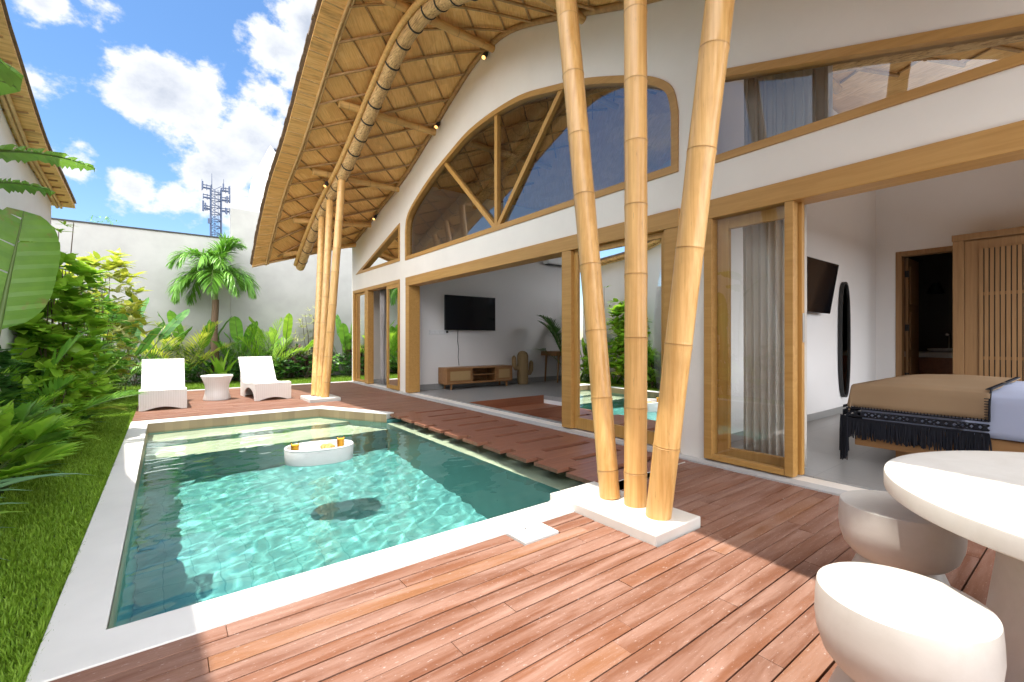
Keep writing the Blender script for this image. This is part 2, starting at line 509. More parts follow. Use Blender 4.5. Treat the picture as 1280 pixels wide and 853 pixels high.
for tri, lab in ((tri_far, 'small wedge-shaped window at the far end'), (tri_near, 'long wedge-shaped window above the bedroom opening')):
    mb = MB(); ring(mb, tri, .075, FX - .018, FX + .12)
    wt = mb.build('wedge_window', M['teakY'], villa, label=lab)
    mb = MB(); mb.sheet([(FX + .06, y, z) for y, z in inset(tri, .06)]); mb.build('pane', M['glass'], wt)

# door surrounds
mb = MB()
mb.box(FX - .03, FX + .24, 2.812, 9.808, 2.46, 2.659)
mb.box(FX - .028, FX + .25, 9.63, 9.808, .03, 2.458)
mb.box(FX - .028, FX + .13, 4.45, 4.63, .03, 2.458)
mb.box(FX - .028, FX + .13, 2.812, 3.0, .03, 2.458)
mb.build('living_room_door_frame', M['teakY'], villa, bevel=.006)
def sash(name, y0, y1, z0, z1, x, w, parent, d=.05, label=None, bw=None, pane=True):
    mb = MB(); bw = bw or w
    mb.box(x, x + d, y0, y0 + w, z0, z1); mb.box(x, x + d, y1 - w, y1, z0, z1)
    mb.box(x + .002, x + d - .002, y0 + w, y1 - w, z0, z0 + bw); mb.box(x + .002, x + d - .002, y0 + w, y1 - w, z1 - w, z1)
    o = mb.build(name, M['teak'], parent, bevel=.004, label=label)
    if pane:
        mb = MB(); mb.sheet([(x + d / 2, y0 + w * .8, z0 + bw * .8), (x + d / 2, y1 - w * .8, z0 + bw * .8), (x + d / 2, y1 - w * .8, z1 - w * .8), (x + d / 2, y0 + w * .8, z1 - w * .8)])
        mb.build('pane', M['glass'], o)
    return o
sash('sliding_door', 3.001, 4.449, .035, 2.457, FX + .03, .07, villa, .05, 'tall glass sliding door of the living room', .15)
# the bedroom opening near the camera
mb = MB()
mb.box(FX - .03, FX + .22, -.748, 2.528, 2.47, 2.659)
mb.box(FX - .028, FX + .1, 2.44, 2.528, .03, 2.468)
mb.box(FX - .028, FX + .07, 1.69, 1.765, .03, 2.468)
mb.box(FX - .026, FX + .06, 1.766, 2.439, .03, .085)
mb.box(FX - .028, FX + .1, -.748, -.66, .03, 2.468)
mb.build('bedroom_door_frame', M['teakY'], villa, bevel=.006)
mb = MB(); mb.sheet([(FX + .03, 1.76, .08), (FX + .03, 2.445, .08), (FX + .03, 2.445, 2.475), (FX + .03, 1.76, 2.475)])
mb.build('bedroom_side_glass', M['glass'], villa)
s2 = sash('bedroom_sliding_door', 1.66, 2.435, .04, 2.466, FX + .08, .11, villa, .055, 'sliding door pushed back behind the glass beside the bedroom opening', .12, False)
mb = MB(); mb.box(FX + .085, FX + .115, 1.652, 1.66, 1.22, 1.48); mb.build('handle', M['steel'], s2, bevel=.003)
# far room
mb = MB()
mb.box(FX - .03, FX + .2, 10.172, 13.498, 2.57, 2.659)
mb.box(FX - .028, FX + .1, 13.39, 13.498, .03, 2.568)
mb.box(FX - .028, FX + .14, 12.25, 12.5, .03, 2.568)
mb.build('far_room_door_frame', M['teakY'], villa, bevel=.006)
sash('fixed_side_window', 12.502, 13.388, .035, 2.567, FX + .04, .06, villa, .05, 'narrow fixed glass beside the far room door')
sash('sliding_door', 10.18, 10.95, .035, 2.567, FX - .02, .09, villa, .045, 'half-open glass sliding door of the far room')

# inner walls, floors
HX = 10.8
def wall(name, pts, th, axis, at, m=None):
    mb = MB()
    if axis == 'Y': mb.poly_prism(pts, [], lambda a, b, t: (a, t, b), at, at + th)
    else: mb.poly_prism(pts, [], lambda a, b, t: (t, a, b), at, at + th)
    return mb.build(name, m or M['inner'], villa)
X1 = FX + .171
for y, th in ((9.98, .15), (2.72, .06)):
    zt = zp(y) - .04
    wall('partition_wall', [(X1, -.1), (HX, -.1), (HX, zt), (X1, zt)], th, 'Y', y)
wall('end_wall', [(X1, -.4), (HX, -.4), (HX, zp(13.6) - .05), (X1, zp(13.6) - .05)], .14, 'Y', 13.499, M['white'])
mb = MB(); mb.poly_prism([(X1, -.4), (HX, -.4), (HX, zp(13.6) - .05), (X1, zp(13.6) - .05)], [[(5.2, .3), (10.0, .3), (10.0, 2.9), (5.2, 2.9)]], lambda a, b, t: (a, t, b), -.972, -.832)  # large unseen opening added to bring fill light into the bedroom
mb.build('end_wall', M['white'], villa)
def back_profile(a, b): return [(a, -.1), (b, -.1)] + [(b - i * (b - a) / 24, zp(b - i * (b - a) / 24) - .04) for i in range(25)]
# back wall: unseen high opening added for light indoors, and the bathroom doorway
bp = back_profile(-.97, 13.64)
bath_door = [(2.42, .03), (2.42, 2.86), (1.40, 2.86), (1.40, .03)]
rear_liv = [(8.6, 2.7), (8.6, 4.0), (4.0, 4.0), (4.0, 2.7)]
mb = MB(); mb.poly_prism(bp, [bath_door, rear_liv], lambda a, b, t: (t, a, b), HX, HX + .16); mb.build('back_wall', M['inner'], villa)
# bathroom box
mb = MB()
mb.box(HX + .162, HX + 2.6, 2.9, 2.98, .0, 3.2); mb.box(HX + .162, HX + 2.6, -.5, -.42, .0, 3.2); mb.box(HX + 2.6, HX + 2.7, -.5, 2.98, .0, 3.2)
mb.box(HX + .162, HX + 2.7, -.5, 2.98, 3.2, 3.28)
M['darktile'] = m_tile('bathroom_tile', (.15, .125, .105), (.09, .08, .07), .3, .25)
mb.build('bathroom_wall', M['darktile'], villa)
mb = MB(); mb.box(HX + .163, HX + 2.59, -.42, 2.899, -.05, .032); mb.build('bathroom_floor', M['darktile'], villa)
mb = MB()
x0, x1 = HX - .02, HX + .18
mb.box(x0, x1, 2.33, 2.419, .031, 2.858); mb.box(x0, x1, 1.401, 1.49, .031, 2.858); mb.box(x0 + .003, x1 - .003, 1.49, 2.33, 2.77, 2.857)
mb.build('bathroom_door_frame', M['wardrobe'], villa, bevel=.004)
# bathroom door leaf, open inwards
bd = MB(); L = HX + .2
bd.box(L, L + .78, 2.285, 2.325, .05, 2.76)
bdo = bd.build('bathroom_door', M['wardrobe'], villa, bevel=.004)
mb = MB()
for z0, z1 in ((.2, .9), (1.05, 1.75), (1.9, 2.6)): mb.box(L + .1, L + .68, 2.268, 2.284, z0, z1)
mb.build('door_panel', M['wardrobe'], bdo, bevel=.006)
for z in (.5, 1.4, 2.4):
    mb = MB(); mb.box(L - .018, L - .001, 2.27, 2.33, z, z + .12); mb.build('hinge', M['blackmat'], bdo)
# skirting
mb = MB(); mb.box(4.68, HX - .002, 9.962, 9.979, .031, .16); mb.build('skirting', M['floor'], villa)
mb = MB(); mb.box(X1 + .004, HX - .002, 2.705, 2.719, .031, .13); mb.build('skirting', M['floor'], villa)

def struct(name, mb, m, **kw):
    o = mb.build(name, m, None, **kw); o['kind'] = 'structure'; return o
# floors: living room has a sunken corner with two steps
PX0, PX1, PY0, PY1 = 4.66, 6.56, 3.2, 7.5
fl = MB()
fl.box(4.585, HX, PY1, 9.979, -.06, .03); fl.box(PX1, HX, 2.785, PY1 - .0005, -.06, .03)
fl.box(4.585, PX0, 2.785, PY1 - .0005, -.06, .029); fl.box(PX0, PX1, 2.785, PY0, -.06, .03)
fl.box(4.585, HX, 10.135, 13.498, -.06, .03); fl.box(4.585, HX, -.83, 2.718, -.06, .03)
struct('floor', fl, M['floor'])
pit = MB()
pit.box(PX0 - .02, PX1 + .02, PY0 - .02, PY1 + .02, -.62, -.55)
pit.box(PX1 + .0005, PX1 + .06, PY0, PY1, -.55, -.061); pit.box(PX0 - .06, PX0 - .0005, PY0, PY1, -.55, -.061)
pit.box(PX0, PX1, PY0 - .06, PY0 - .0005, -.55, -.061); pit.box(PX0, PX1, PY1 + .0005, PY1 + .06, -.55, -.061)
struct('sunken_floor', pit, M['inner'])
mb = MB(); mb.box(PX0 + .002, PX1 - .002, PY1 - .03, PY1 - .001, -.55, .034); mb.box(PX0 + .002, PX1 - .002, 6.9, PY1 - .031, -.55, -.14)
mb.build('indoor_step', M['stepwood'], villa, bevel=.004)
mb = MB(); mb.box(PX0 + .002, PX1 - .3, 6.4, 6.899, -.55, -.33); mb.build('indoor_step', M['stepwood'], villa, bevel=.004)
th = MB(); th.box(4.275, 4.584, -1.0, 13.6, -.4, .014); struct('threshold', th, M['threshold'])

# ---- roof
NX = [1.83, 2.0, 2.15, 2.6, 3.05, 3.5, 3.95, 4.42, 5.2, 6.2, 7.2, 8.2, 9.2, 10.2, 11.2, 12.2]
NY = [Y0 + i * (Y1 - Y0) / 88 for i in range(89)]
TH = .13
mb = MB()
nx = len(NX)
for y in NY:
    for x in NX: mb.v.append((x, y, zr(x, y)))
for i in range(len(NY) - 1):
    for j in range(nx - 1):
        a = i * nx + j; mb.f.append((a, a + nx, a + nx + 1, a + 1))
roof = mb.build('roof', M['mat'], villa, smooth=60)
md = roof.modifiers.new('thick', 'SOLIDIFY'); md.thickness = .02; md.offset = 1.0
mb = MB()
for y in NY:
    for x in [1.80] + NX[1:]: mb.v.append((x, y, zr(x, y) + .03))
n0 = len(mb.v)
for y in NY:
    for x in [1.79] + NX[1:]: mb.v.append((x, y, zr(x, y) + TH))
for i in range(len(NY) - 1):
    for j in range(nx - 1):
        a = i * nx + j
        mb.f.append((a, a + nx, a + nx + 1, a + 1)); mb.f.append((n0 + a, n0 + a + 1, n0 + a + nx + 1, n0 + a + nx))
    for j in (0, nx - 1):
        a = i * nx + j; mb.f.append((a, a + nx, n0 + a + nx, n0 + a))
for i in (0, len(NY) - 1):
    for j in range(nx - 1):
        a = i * nx + j; mb.f.append((a, a + 1, n0 + a + 1, n0 + a))
mb.build('roof_shingles', M['shingle'], roof, smooth=40)
# ragged shingle butts along the eave
mb = MB(); y = Y0
while y < Y1 - .12:
    w = random.uniform(.07, .16); z = zr(1.8, y + w / 2); sl = (zr(1.8, y + w) - zr(1.8, y)) / w
    e = random.uniform(0, .018)
    q = [(1.775 - e, y, z - sl * w / 2 + .002), (1.9, y, z - sl * w / 2 + .004), (1.9, y + w * .96, z + sl * w / 2 + .004), (1.775 - e, y + w * .96, z + sl * w / 2 + .002)]
    mb.add(q + [(p[0], p[1], p[2] + .025) for p in q], [(0, 1, 2, 3), (7, 6, 5, 4), (0, 4, 5, 1), (1, 5, 6, 2), (2, 6, 7, 3), (3, 7, 4, 0)])
    y += w
mb.build('eave_shingles', M['shingle'], roof)
# fascia mat hanging a little lower along the outer edge
def band(xa, xb, dz, mname, name):
    mb = MB()
    for y in NY:
        for x in (xa, xb): mb.v.append((x, y, zr(x, y) + dz))
    for y in NY:
        for x in (xa, xb): mb.v.append((x, y, zr(x, y) - .004))
    m = len(NY) * 2
    for i in range(len(NY) - 1):
        a = i * 2
        mb.f.append((a, a + 2, a + 3, a + 1)); mb.f.append((a, a + m, a + m + 2, a + 2)); mb.f.append((a + 1, a + 3, a + m + 3, a + m + 1))
    return mb.build(name, M[mname], roof, smooth=40)
band(1.825, 2.13, -.035, 'fascia', 'eave_fascia')
y = Y0 + .05
while y < Y1:      # overlapping strips of the fascia
    z = zr(1.98, y); mb = MB()
    mb.bar((1.83, y, zr(1.83, y) - .04), (2.13, y + .02, zr(2.13, y) - .04), .022, .012)
    mb.build('fascia_strip', M['rodlight'], roof)
    y += random.uniform(.22, .36)
def along(x, dz, y0=Y0 + .01, y1=Y1 - .01, n=90): return [(x, y0 + i * (y1 - y0) / n, zr(x, y0 + i * (y1 - y0) / n) + dz) for i in range(n + 1)]
for x, dz, r in ((2.15, -.05, .026), (2.20, -.045, .02)):
    mb = MB(); mb.tube(along(x, dz), r, 8); mb.build('edge_rod', M['rodlight'], roof, smooth=60)
mb = MB(); mb.tube(along(FX - .035, -.045), .045, 8); mb.build('edge_rod', M['rod'], roof, smooth=60)
for y in (Y0 + .04, Y1 - .04):
    mb = MB(); mb.tube([(1.85 + i * .3, y, zr(1.85 + i * .3, y) - .03) for i in range(9)], .03, 8)
    mb.build('end_rod', M['rodlight'], roof, smooth=60)

# lattice of rods: straight lines in (x, arc length)
NN = 1200
ly = [Y0 + i * (Y1 - Y0) / NN for i in range(NN + 1)]
al = [0.0]
for i in range(NN): al.append(al[-1] + math.hypot(ly[i + 1] - ly[i], zp(ly[i + 1]) - zp(ly[i])))
def y_at(l): return float(np.interp(l, al, ly))
LT = al[-1]
def lattice(slope, spacing, r, dz, x0=2.17, x1=7.6, name='lattice_rod', mname='rod', seed=3):
    rn = random.Random(seed); mb = MB()
    l = -abs(slope) * 6
    while l < LT + abs(slope) * 6:
        pts = []
        N = 24
        for i in range(N + 1):
            x = x0 + (x1 - x0) * i / N
            a = l + slope * (x - x0)
            if .05 < a < LT - .05:
                y = y_at(a); pts.append((x, y, zr(x, y) + dz))
        if len(pts) > 2: mb.tube(pts, r * rn.uniform(.85, 1.15), 6)
        l += spacing * rn.uniform(.92, 1.08)
    return mb.build(name, M[mname], roof, smooth=60)
lattice(.95, .64, .015, -.016, seed=5)
lattice(-.75, .64, .023, -.048)
# purlins
for y in (Y0 + .2, .4, 2.35, 4.25, 6.33, 8.42, 10.25, 12.1, Y1 - .35):
    mb = MB(); z0 = zr(2.5, y) - .115; z1 = zr(FX, y) - .11
    bamboo(mb, (2.5, y, z0), (FX + .1, y, z1), .068, .062, 14, .4, .6)
    mb.build('purlin', M['bamboo2'], roof, smooth=60)
    if .3 < y < 13: 
        mb = MB(); bamboo(mb, (FX + .172, y, zp(y) - .11), (7.6, y, zp(y) - .11), .062, .06, 10, .4, .6); mb.build('purlin', M['bamboo2'], roof, smooth=60)
# bundle beam with black ties, and the single pole beside it
mb = MB(); mb.tube(along(3.02, -.265, Y0 - .15, Y1 + .1, 110), .115, 16)
bund = mb.build('bundle_beam', M['bundle'], roof, smooth=60)
l = .2
while l < LT - .1:
    mb = MB()
    y = y_at(l); t = Vector((0, y_at(l + .05) - y, zp(y_at(l + .05)) - zp(y))).normalized()
    c = Vector((3.02, y, zr(3.02, y) - .265)); u = Vector((1, 0, 0)); w = t.cross(u)
    for rr in (.122,):
        base = len(mb.v); n1, n2 = 16, 6
        for i in range(n1):
            a = 2 * PI * i / n1; rad = u * math.cos(a) + w * math.sin(a)
            for j in range(n2):
                bb = 2 * PI * j / n2; mb.v.append(tuple(c + rad * (rr + .008 * math.cos(bb)) + t * .016 * math.sin(bb)))
        for i in range(n1):
            for j in range(n2):
                mb.f.append((base + i * n2 + j, base + ((i + 1) % n1) * n2 + j, base + ((i + 1) % n1) * n2 + (j + 1) % n2, base + i * n2 + (j + 1) % n2))
    mb.build('tie', M['blackmat'], roof, smooth=60)
    l += random.uniform(.40, .5)
mb = MB(); mb.tube(along(2.875, -.215, Y0 - .05, Y1, 110), .05, 12); mb.build('pole_beam', M['bamboo2'], roof, smooth=60)
# same beam carried inside the house
mb = MB(); mb.tube([(6.4, y, zp(y) - .26) for y in [0 + i * .2 for i in range(64)]], .11, 12); mb.build('bundle_beam', M['bundle'], roof, smooth=60)

# ---- pillars of three bamboo posts on a stone plinth
def pillar(label, base, posts, plinth):
    t = thing('bamboo_pillar', label, 'pillar', base, 'bamboo pillars carrying the roof')
    mb = MB(); mb.box(*plinth, -.02, .062); mb.build('plinth', M['plinth'], t, bevel=.008)
    rn = random.Random(hash(label) % 1000 if False else len(label))
    for a, b, r0, r1, lo, hi in posts:
        mb = MB(); bamboo(mb, a, b, r0, r1, 20, lo, hi, rn, .012); mb.build('post', M['bamboo'], t, smooth=60)
    return t
def ext(a, b, z):
    a = Vector(a); b = Vector(b); return tuple(a + (b - a) * ((z - a.z) / (b.z - a.z)))
A, B, Cc = (2.66, 2.28, .06), (2.69, 2.07, .06), (2.635, 1.84, .06)
pillar('three thick bamboo posts on a white stone block beside the near end of the pool', (2.62, 2.05, 0),
       [(A, ext(A, (2.74, 2.84, 4.17), 5.0), .077, .094, .5, .62), (B, ext(B, (2.72, 2.10, 3.7), 4.85), .08, .082, .42, .52), (Cc, ext(Cc, (2.72, 1.455, 3.33), 4.6), .084, .088, .6, .78)],
       (2.36, 2.86, 1.665, 2.62))
Af, Bf, Cf = (2.50, 10.12, .06), (2.56, 9.95, .06), (2.60, 9.72, .06)
pillar('three slender bamboo posts on a stone block at the far end of the pool', (2.55, 9.9, 0),
       [(Af, (3.0, 11.47, 4.15), .075, .075, .5, .7), (Bf, (3.0, 10.8, 4.4), .078, .075, .5, .7), (Cf, (3.02, 9.97, 4.72), .082, .078, .5, .7)],
       (2.26, 2.86, 9.52, 10.3))

# spotlights under the eave
def spot(label, x, y, z, dx=-1):
    t = thing('spotlight', label, 'spotlight', (x, y, z), 'small black spotlights under the roof')
    mb = MB(); d = Vector((dx * .5, -.2, -.75)).normalized(); p = Vector((x, y, z))
    mb.tube([p - d * .06, p + d * .06], .042, 14); mb.build('housing', M['blackmat'], t, smooth=50)
    mb = MB(); mb.tube([p - d * .05, p + Vector((.07 if dx < 0 else 0, 0, .09))], .012, 6); mb.build('bracket', M['blackmat'], t)
    mb = MB(); mb.tube([p + d * .061, p + d * .066], .034, 14); mb.build('lens', M['lampglow'], t)
t_ = NT('lamp_glow'); e_ = t_.n('Emission', {'Color': (1, .48, .14, 1), 'Strength': 1.1}); t_.t.links.new(e_.outputs[0], t_.out.inputs[0]); M['lampglow'] = t_.m
spot('lit spotlight on the white wall above the arched window, topmost of three', FX - .09, 6.45, 6.07)
spot('lit spotlight under the second roof beam, at the left shoulder of the arched window', FX - .09, 8.15, 5.52)
spot('lit spotlight above the small wedge-shaped window at the far end', FX - .09, 11.55, 4.4)
spot('spotlight hanging from the bundled roof beam near the far bamboo posts', 2.80, 10.35, 4.62, -1)
# ------------------------------------------------------------------ ground, pool, decks
gb = MB()
# ground sheet to the horizon with the garden, pool and house cut out
hole = [(-1.6, -3.0), (-1.6, 17.0), (13.6, 17.0), (13.6, -3.0)]
gb.poly_prism([(-600, -600), (600, -600), (600, 900), (-600, 900)], [hole], lambda a, b, t: (a, b, t), -.5, -.45)
struct('ground', gb, M['earth'])
eb = MB(); eb.box(-1.6, 13.6, -3.0, 17.0, -2.1, -2.0); struct('earth', eb, M['earth'])
lb = MB()
lb.poly_prism([(-1.6, -3), (-.405, -3), (-.405, 13.7), (4.26, 13.7), (4.9, 13.66), (10, 13.66), (10, 17.0), (-1.6, 17.0)], [], lambda a, b, t: (a, b, t), -.5, -.035)
struct('lawn', lb, M['soil'])
# pool shell
ps = MB()
ZF, ZS2, ZS1 = -1.8, -.66, -.36
PL, PN, PF, PR, PD = -.2, 2.61, 8.62, 2.90, 7.12
shape = [(PL, PN), (4.2, PN), (4.2, 7.3), (2.94, 7.3), (2.20, PF), (PL, PF)]
ps.sheet([(x, y, ZF) for x, y in shape])
for i in range(len(shape)):
    a = shape[i]; b = shape[(i + 1) % len(shape)]
    ps.sheet([(a[0], a[1], ZF), (b[0], b[1], ZF), (b[0], b[1], -.09), (a[0], a[1], -.09)])
struct('pool_basin', ps, M['pool'], fixn=False)
M['shaded_riser'] = m_tile('shaded_pool_riser', (.17, .33, .31), (.1, .2, .18), .1, .4, 0.0, 1.0, .3)  # shade and depth of the upright faces put into a darker tile colour
sb = MB()
sb.poly_prism([(PL + .002, 7.95), (2.52, 7.95), (2.19, PF - .002), (PL + .002, PF - .002)], [], lambda a, b, t: (a, b, t), ZF, ZS1)
sb.poly_prism([(PL + .002, 7.2), (2.90, 7.2), (2.525, 7.949), (PL + .002, 7.949)], [], lambda a, b, t: (a, b, t), ZF, ZS2)
pso = struct('pool_step', sb, M['poolstep'])
pso.data.materials.append(M['shaded_riser'])
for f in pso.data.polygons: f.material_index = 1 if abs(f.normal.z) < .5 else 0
sb = MB(); sb.box(PR, 4.198, PN + .002, 7.198, ZF, -.18); plo = struct('pool_ledge', sb, M['poolstep'])
plo.data.materials.append(M['shaded_riser'])
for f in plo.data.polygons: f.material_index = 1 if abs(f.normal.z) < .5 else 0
# waterline tiles
tb = MB()
for i in (2, 3, 4, 5, 0):
    a = shape[i]; b = shape[(i + 1) % len(shape)]
    if i == 2: continue
    d = Vector((b[0] - a[0], b[1] - a[1])).normalized(); n = Vector((-d.y, d.x)) * .004
    tb.sheet([(a[0] + n.x, a[1] + n.y, -.24), (b[0] + n.x, b[1] + n.y, -.24), (b[0] + n.x, b[1] + n.y, -.005), (a[0] + n.x, a[1] + n.y, -.005)])
struct('waterline_tiles', tb, M['pooltile'], fixn=False)
# water surface: a finely rippled sheet
from mathutils import noise as mn
WZ = -.125
def ripple(x, y):
    c, s = math.cos(R(-20)), math.sin(R(-20)); u = (c * x - s * y); v = (s * x + c * y)
    h = .0042 * mn.noise((u * 1.7, v * 3.1, 1.3)) + .0029 * mn.noise((u * 4.2 + 7, v * 7.0, 4.1)) + .0019 * mn.noise((u * 10 + 3, v * 15, 8.8))
    return h
wb = MB(); st = .03
x0, x1, y0, y1 = PL + .001, 4.199, PN + .001, PF - .001
nxw = int((x1 - x0) / st); nyw = int((y1 - y0) / st)
def inpool(x, y): return y < 7.3 and x <= 4.2 or (x <= 2.94 and y <= PF and (x < 2.2 or (y - 7.3) * (2.94 - 2.2) < (2.94 - x) * (PF - 7.3)))
def clampx(x, y):
    if y <= 7.3: return x
    return min(x, 2.94 - (y - 7.3) * (2.94 - 2.2) / (PF - 7.3) - .001)
for j in range(nyw + 1):
    y = y0 + (y1 - y0) * j / nyw
    for i in range(nxw + 1):
        x = x0 + (x1 - x0) * i / nxw
        xc = clampx(x, y); wb.v.append((xc, y, WZ + ripple(xc, y)))
for j in range(nyw):
    for i in range(nxw):
        a = j * (nxw + 1) + i
        if wb.v[a + 1][0] - wb.v[a][0] > 1e-4 or wb.v[a + nxw + 2][0] - wb.v[a + nxw + 1][0] > 1e-4: wb.f.append((a, a + 1, a + nxw + 2, a + nxw + 1))
water = struct('water', wb, M['water'], smooth=180, fixn=False)
water.cycles.is_caustics_caster = True
for nm in ('pool_basin', 'pool_step', 'pool_ledge', 'waterline_tiles'): bpy.data.objects[nm].cycles.is_caustics_receiver = True
# coping
cp = MB()
co = [(-.405, 2.35), (2.357, 2.35), (2.357, 2.625), (4.2, 2.625), (4.2, 2.611), (PL, 2.61), (PL, PF), (2.20, PF), (2.94, 7.3), (3.10, 7.38), (2.34, 8.93), (-.405, 8.93)]
cp.poly_prism(co, [], lambda a, b, t: (a, b, t), -.088, .006)
co_o = struct('pool_coping', cp, M['coping'], bevel=.006)
cb = MB(); cb.box(-.4, PL - .001, 2.36, 8.9, -.9, -.0885); cb.box(-.2, 4.2, 2.36, PN - .001, -.9, -.0885); cb.box(-.4, 2.2, PF + .001, 8.9, -.9, -.0885)
struct('pool_wall', cb, M['coping'])

# deck boards
rn = random.Random(11)
def boards(mb, x0, x1, y0, y1, w=.1, z=0.0, cut=None):
    y = y0
    while y < y1 - .02:
        x = x0 - rn.uniform(0, 1.6)
        while x < x1:
            L = rn.uniform(.9, 2.2); a = max(x, x0); b = min(x + L, x1)
            if b - a > .04:
                dz = rn.uniform(-.0015, .0015); g = rn.uniform(.002, .0046); g2 = rn.uniform(.0006, .0015)
                rects = [(a, b)]
                if cut: rects = cut(a, b, y, y + w)
                for ra, rb in rects:
                    if rb - ra > .02: mb.box(ra + g2, rb - g2, y + g, min(y + w, y1) - g, z - .022, z + dz)
            x += L
        y += w
def cut_plinth(a, b, y0, y1):
    if y1 > 1.66 and y0 < 2.36:
        out = []
        if a < 2.357: out.append((a, min(b, 2.357)))
        if b > 2.862: out.append((max(a, 2.862), b))
        r2 = []
        for p, q in out:      # skimmer lid opening
            if y1 > 2.155 and y0 < 2.43 and q > 1.735 and p < 2.035:
                if p < 1.735: r2.append((p, 1.735))
                if q > 2.035: r2.append((2.035, q))
            else: r2.append((p, q))
        return r2
    return [(a, b)]
db = MB()
boards(db, -.43, 4.27, -1.25, 2.35, .1, 0, cut_plinth)
boards(db, 2.862, 4.27, 2.35, 2.65, .1, 0)
struct('wooden_deck', db, M['deck'], bevel=.0015)
db = MB()
def cut_far(a, b, y0, y1):
    ym = (y0 + y1) / 2
    lo = -.40
    if ym < 8.94:
        lo = 3.11 if ym < 7.4 else max(-.4, 3.10 - (ym - 7.38) / 1.55 * .76 + .01)
    out = [(max(a, lo), b)] if b > lo else []
    if y1 > 9.52 and y0 < 10.3:
        o2 = []
        for p, q in out:
            if p < 2.258: o2.append((p, min(q, 2.258)))
            if q > 2.862: o2.append((max(p, 2.862), q))
        out = o2
    return out
boards(db, -.40, 4.27, 7.28, 13.45, .1, 0, cut_far)
struct('wooden_terrace', db, M['deck'])
ub = MB(); ub.box(-.43, 4.2, -1.25, 2.34, -.2, -.06); ub.box(2.5, 4.2, 8.95, 13.45, -.3, -.06); ub.box(-.4, 2.5, 8.95, 13.45, -.3, -.06); ub.box(3.2, 4.2, 7.32, 8.95, -.3, -.06)
struct('deck_base', ub, M['blackmat'])
# edging strip of the far terrace
eb = MB(); eb.box(-.4, 4.27, 13.46, 13.69, -.3, .004); struct('stone_edging', eb, M['threshold'], bevel=.005)
# bridge deck over the pool channel: slotted boards
wk = MB(); y = 7.27; k = 0
while y > 2.75:
    def pl(x0, x1, ya, yb): wk.box(x0, x1, ya + .0015, yb - .0015, -.035, .003 + rn.uniform(-.001, .001))
    a = y - .12; pl(2.98, 4.268, a, y)
    b = a - .11; pl(2.98, 3.36, b, a); pl(4.08, 4.268, b, a)
    c = b - .12; pl(2.98, 4.268, c, b)
    d = c - .115; pl(3.13, 4.268, d, c)
    y = d; k += 1
wk.box(4.27, 4.2735, 2.66, 7.27, -.09, .0)
struct('bridge_deck', wk, M['stepwoodY'], bevel=.002)
bb = MB()
for yy in (3.05, 4.0, 4.9, 5.85, 6.8): bb.box(3.2, 4.199, yy, yy + .06, -.10, -.037)
struct('bridge_joist', bb, M['stepwoodY'])

# lid of the skimmer
t = thing('skimmer_lid', 'square white lid with a round cover, set in the deck beside the pool edge', 'pool lid', (1.885, 2.29, 0))
mb = MB(); mb.box(1.745, 2.025, 2.16, 2.425, -.03, .011); mb.build('plate', M['coping'], t, bevel=.004)
mb = MB(); mb.lathe([(.105, .0125), (.105, .016), (.1, .017), (0, .017)], (1.885, 2.29, 0), 32); lid = mb.build('cover', M['coping'], t, smooth=40)
mb = MB(); mb.lathe([(.008, .0172), (.008, .019), (0, .019)], (1.87, 2.31, 0), 12); mb.build('finger_hole', M['blackmat'], lid)

# ------------------------------------------------------------------ boundary walls and things beyond
def thing_mesh(mb, name, m, label, cat, group=None, **kw):
    o = mb.build(name, m, None, **kw); return tag(o, label, cat, group)
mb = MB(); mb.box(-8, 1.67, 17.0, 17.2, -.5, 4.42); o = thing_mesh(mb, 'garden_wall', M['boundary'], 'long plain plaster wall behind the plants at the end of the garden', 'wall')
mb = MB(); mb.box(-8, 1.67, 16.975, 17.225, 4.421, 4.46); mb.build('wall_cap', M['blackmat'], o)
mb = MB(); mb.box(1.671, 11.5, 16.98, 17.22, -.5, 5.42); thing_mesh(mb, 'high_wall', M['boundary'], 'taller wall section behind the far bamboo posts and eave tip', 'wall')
# gabled house beyond the wall
t = thing('gabled_house', 'white gable with a dark tiled roof peeping out behind the bamboo eave', 'house', (6, 27, 0))
mb = MB(); mb.poly_prism([(3.75, 0), (9.5, 0), (9.5, 7.5), (6.9, 7.5), (4.12, 10.75), (3.80, 8.6)], [], lambda a, b, t: (a, t, b), 25, 31); mb.build('gable_wall', M['bluewhite'], t)
mb = MB()
for i in range(16):
    f = i / 16; mb.bar((4.42 + 3.0 * f, 25.02, 10.65 - 3.45 * f), (4.42 + 3.0 * f, 31.3, 10.65 - 3.45 * f), .26, .06)
mb.build('roof', m_simple('slate_tile', (.10, .12, .17), .6), t)
# neighbouring villa on the left
NYC = [(-5.5, 4.3), (-3.5, 4.6), (-1, 4.9), (1, 5.0), (2.5, 4.95), (4.5, 4.55), (6.2, 4.08), (7.83, 3.60), (9.0, 3.48), (10.15, 3.36)]
nz = spline(NYC)
def bulge(y):      # eave widened out of view, added to shade the left coping
    t = min(max((6.1 - y) / 1.8, 0), 1)
    return .26 * t * t * (3 - 2 * t)
t = thing('neighbouring_villa', 'white neighbouring villa with a bamboo eave, at the left behind the plants', 'villa', (-3, 3, 0))
ys = [-5.5 + i * 15.6 / 48 for i in range(49)]
mb = MB(); mb.poly_prism([(-5.5, -.5), (9.95, -.5)] + [(min(y, 9.95), nz(y) - .02) for y in reversed(ys)], [], lambda a, b, t: (t, a, b), -1.55, -1.40)
mb.build('garden_side_wall', M['bluewhite'], t)
mb = MB(); mb.poly_prism([(-7, -.5), (-1.551, -.5), (-1.551, 3.3), (-7, 3.3)], [], lambda a, b, t: (a, t, b), 9.8, 9.95); mb.build('end_wall', M['bluewhite'], t)
mb = MB()
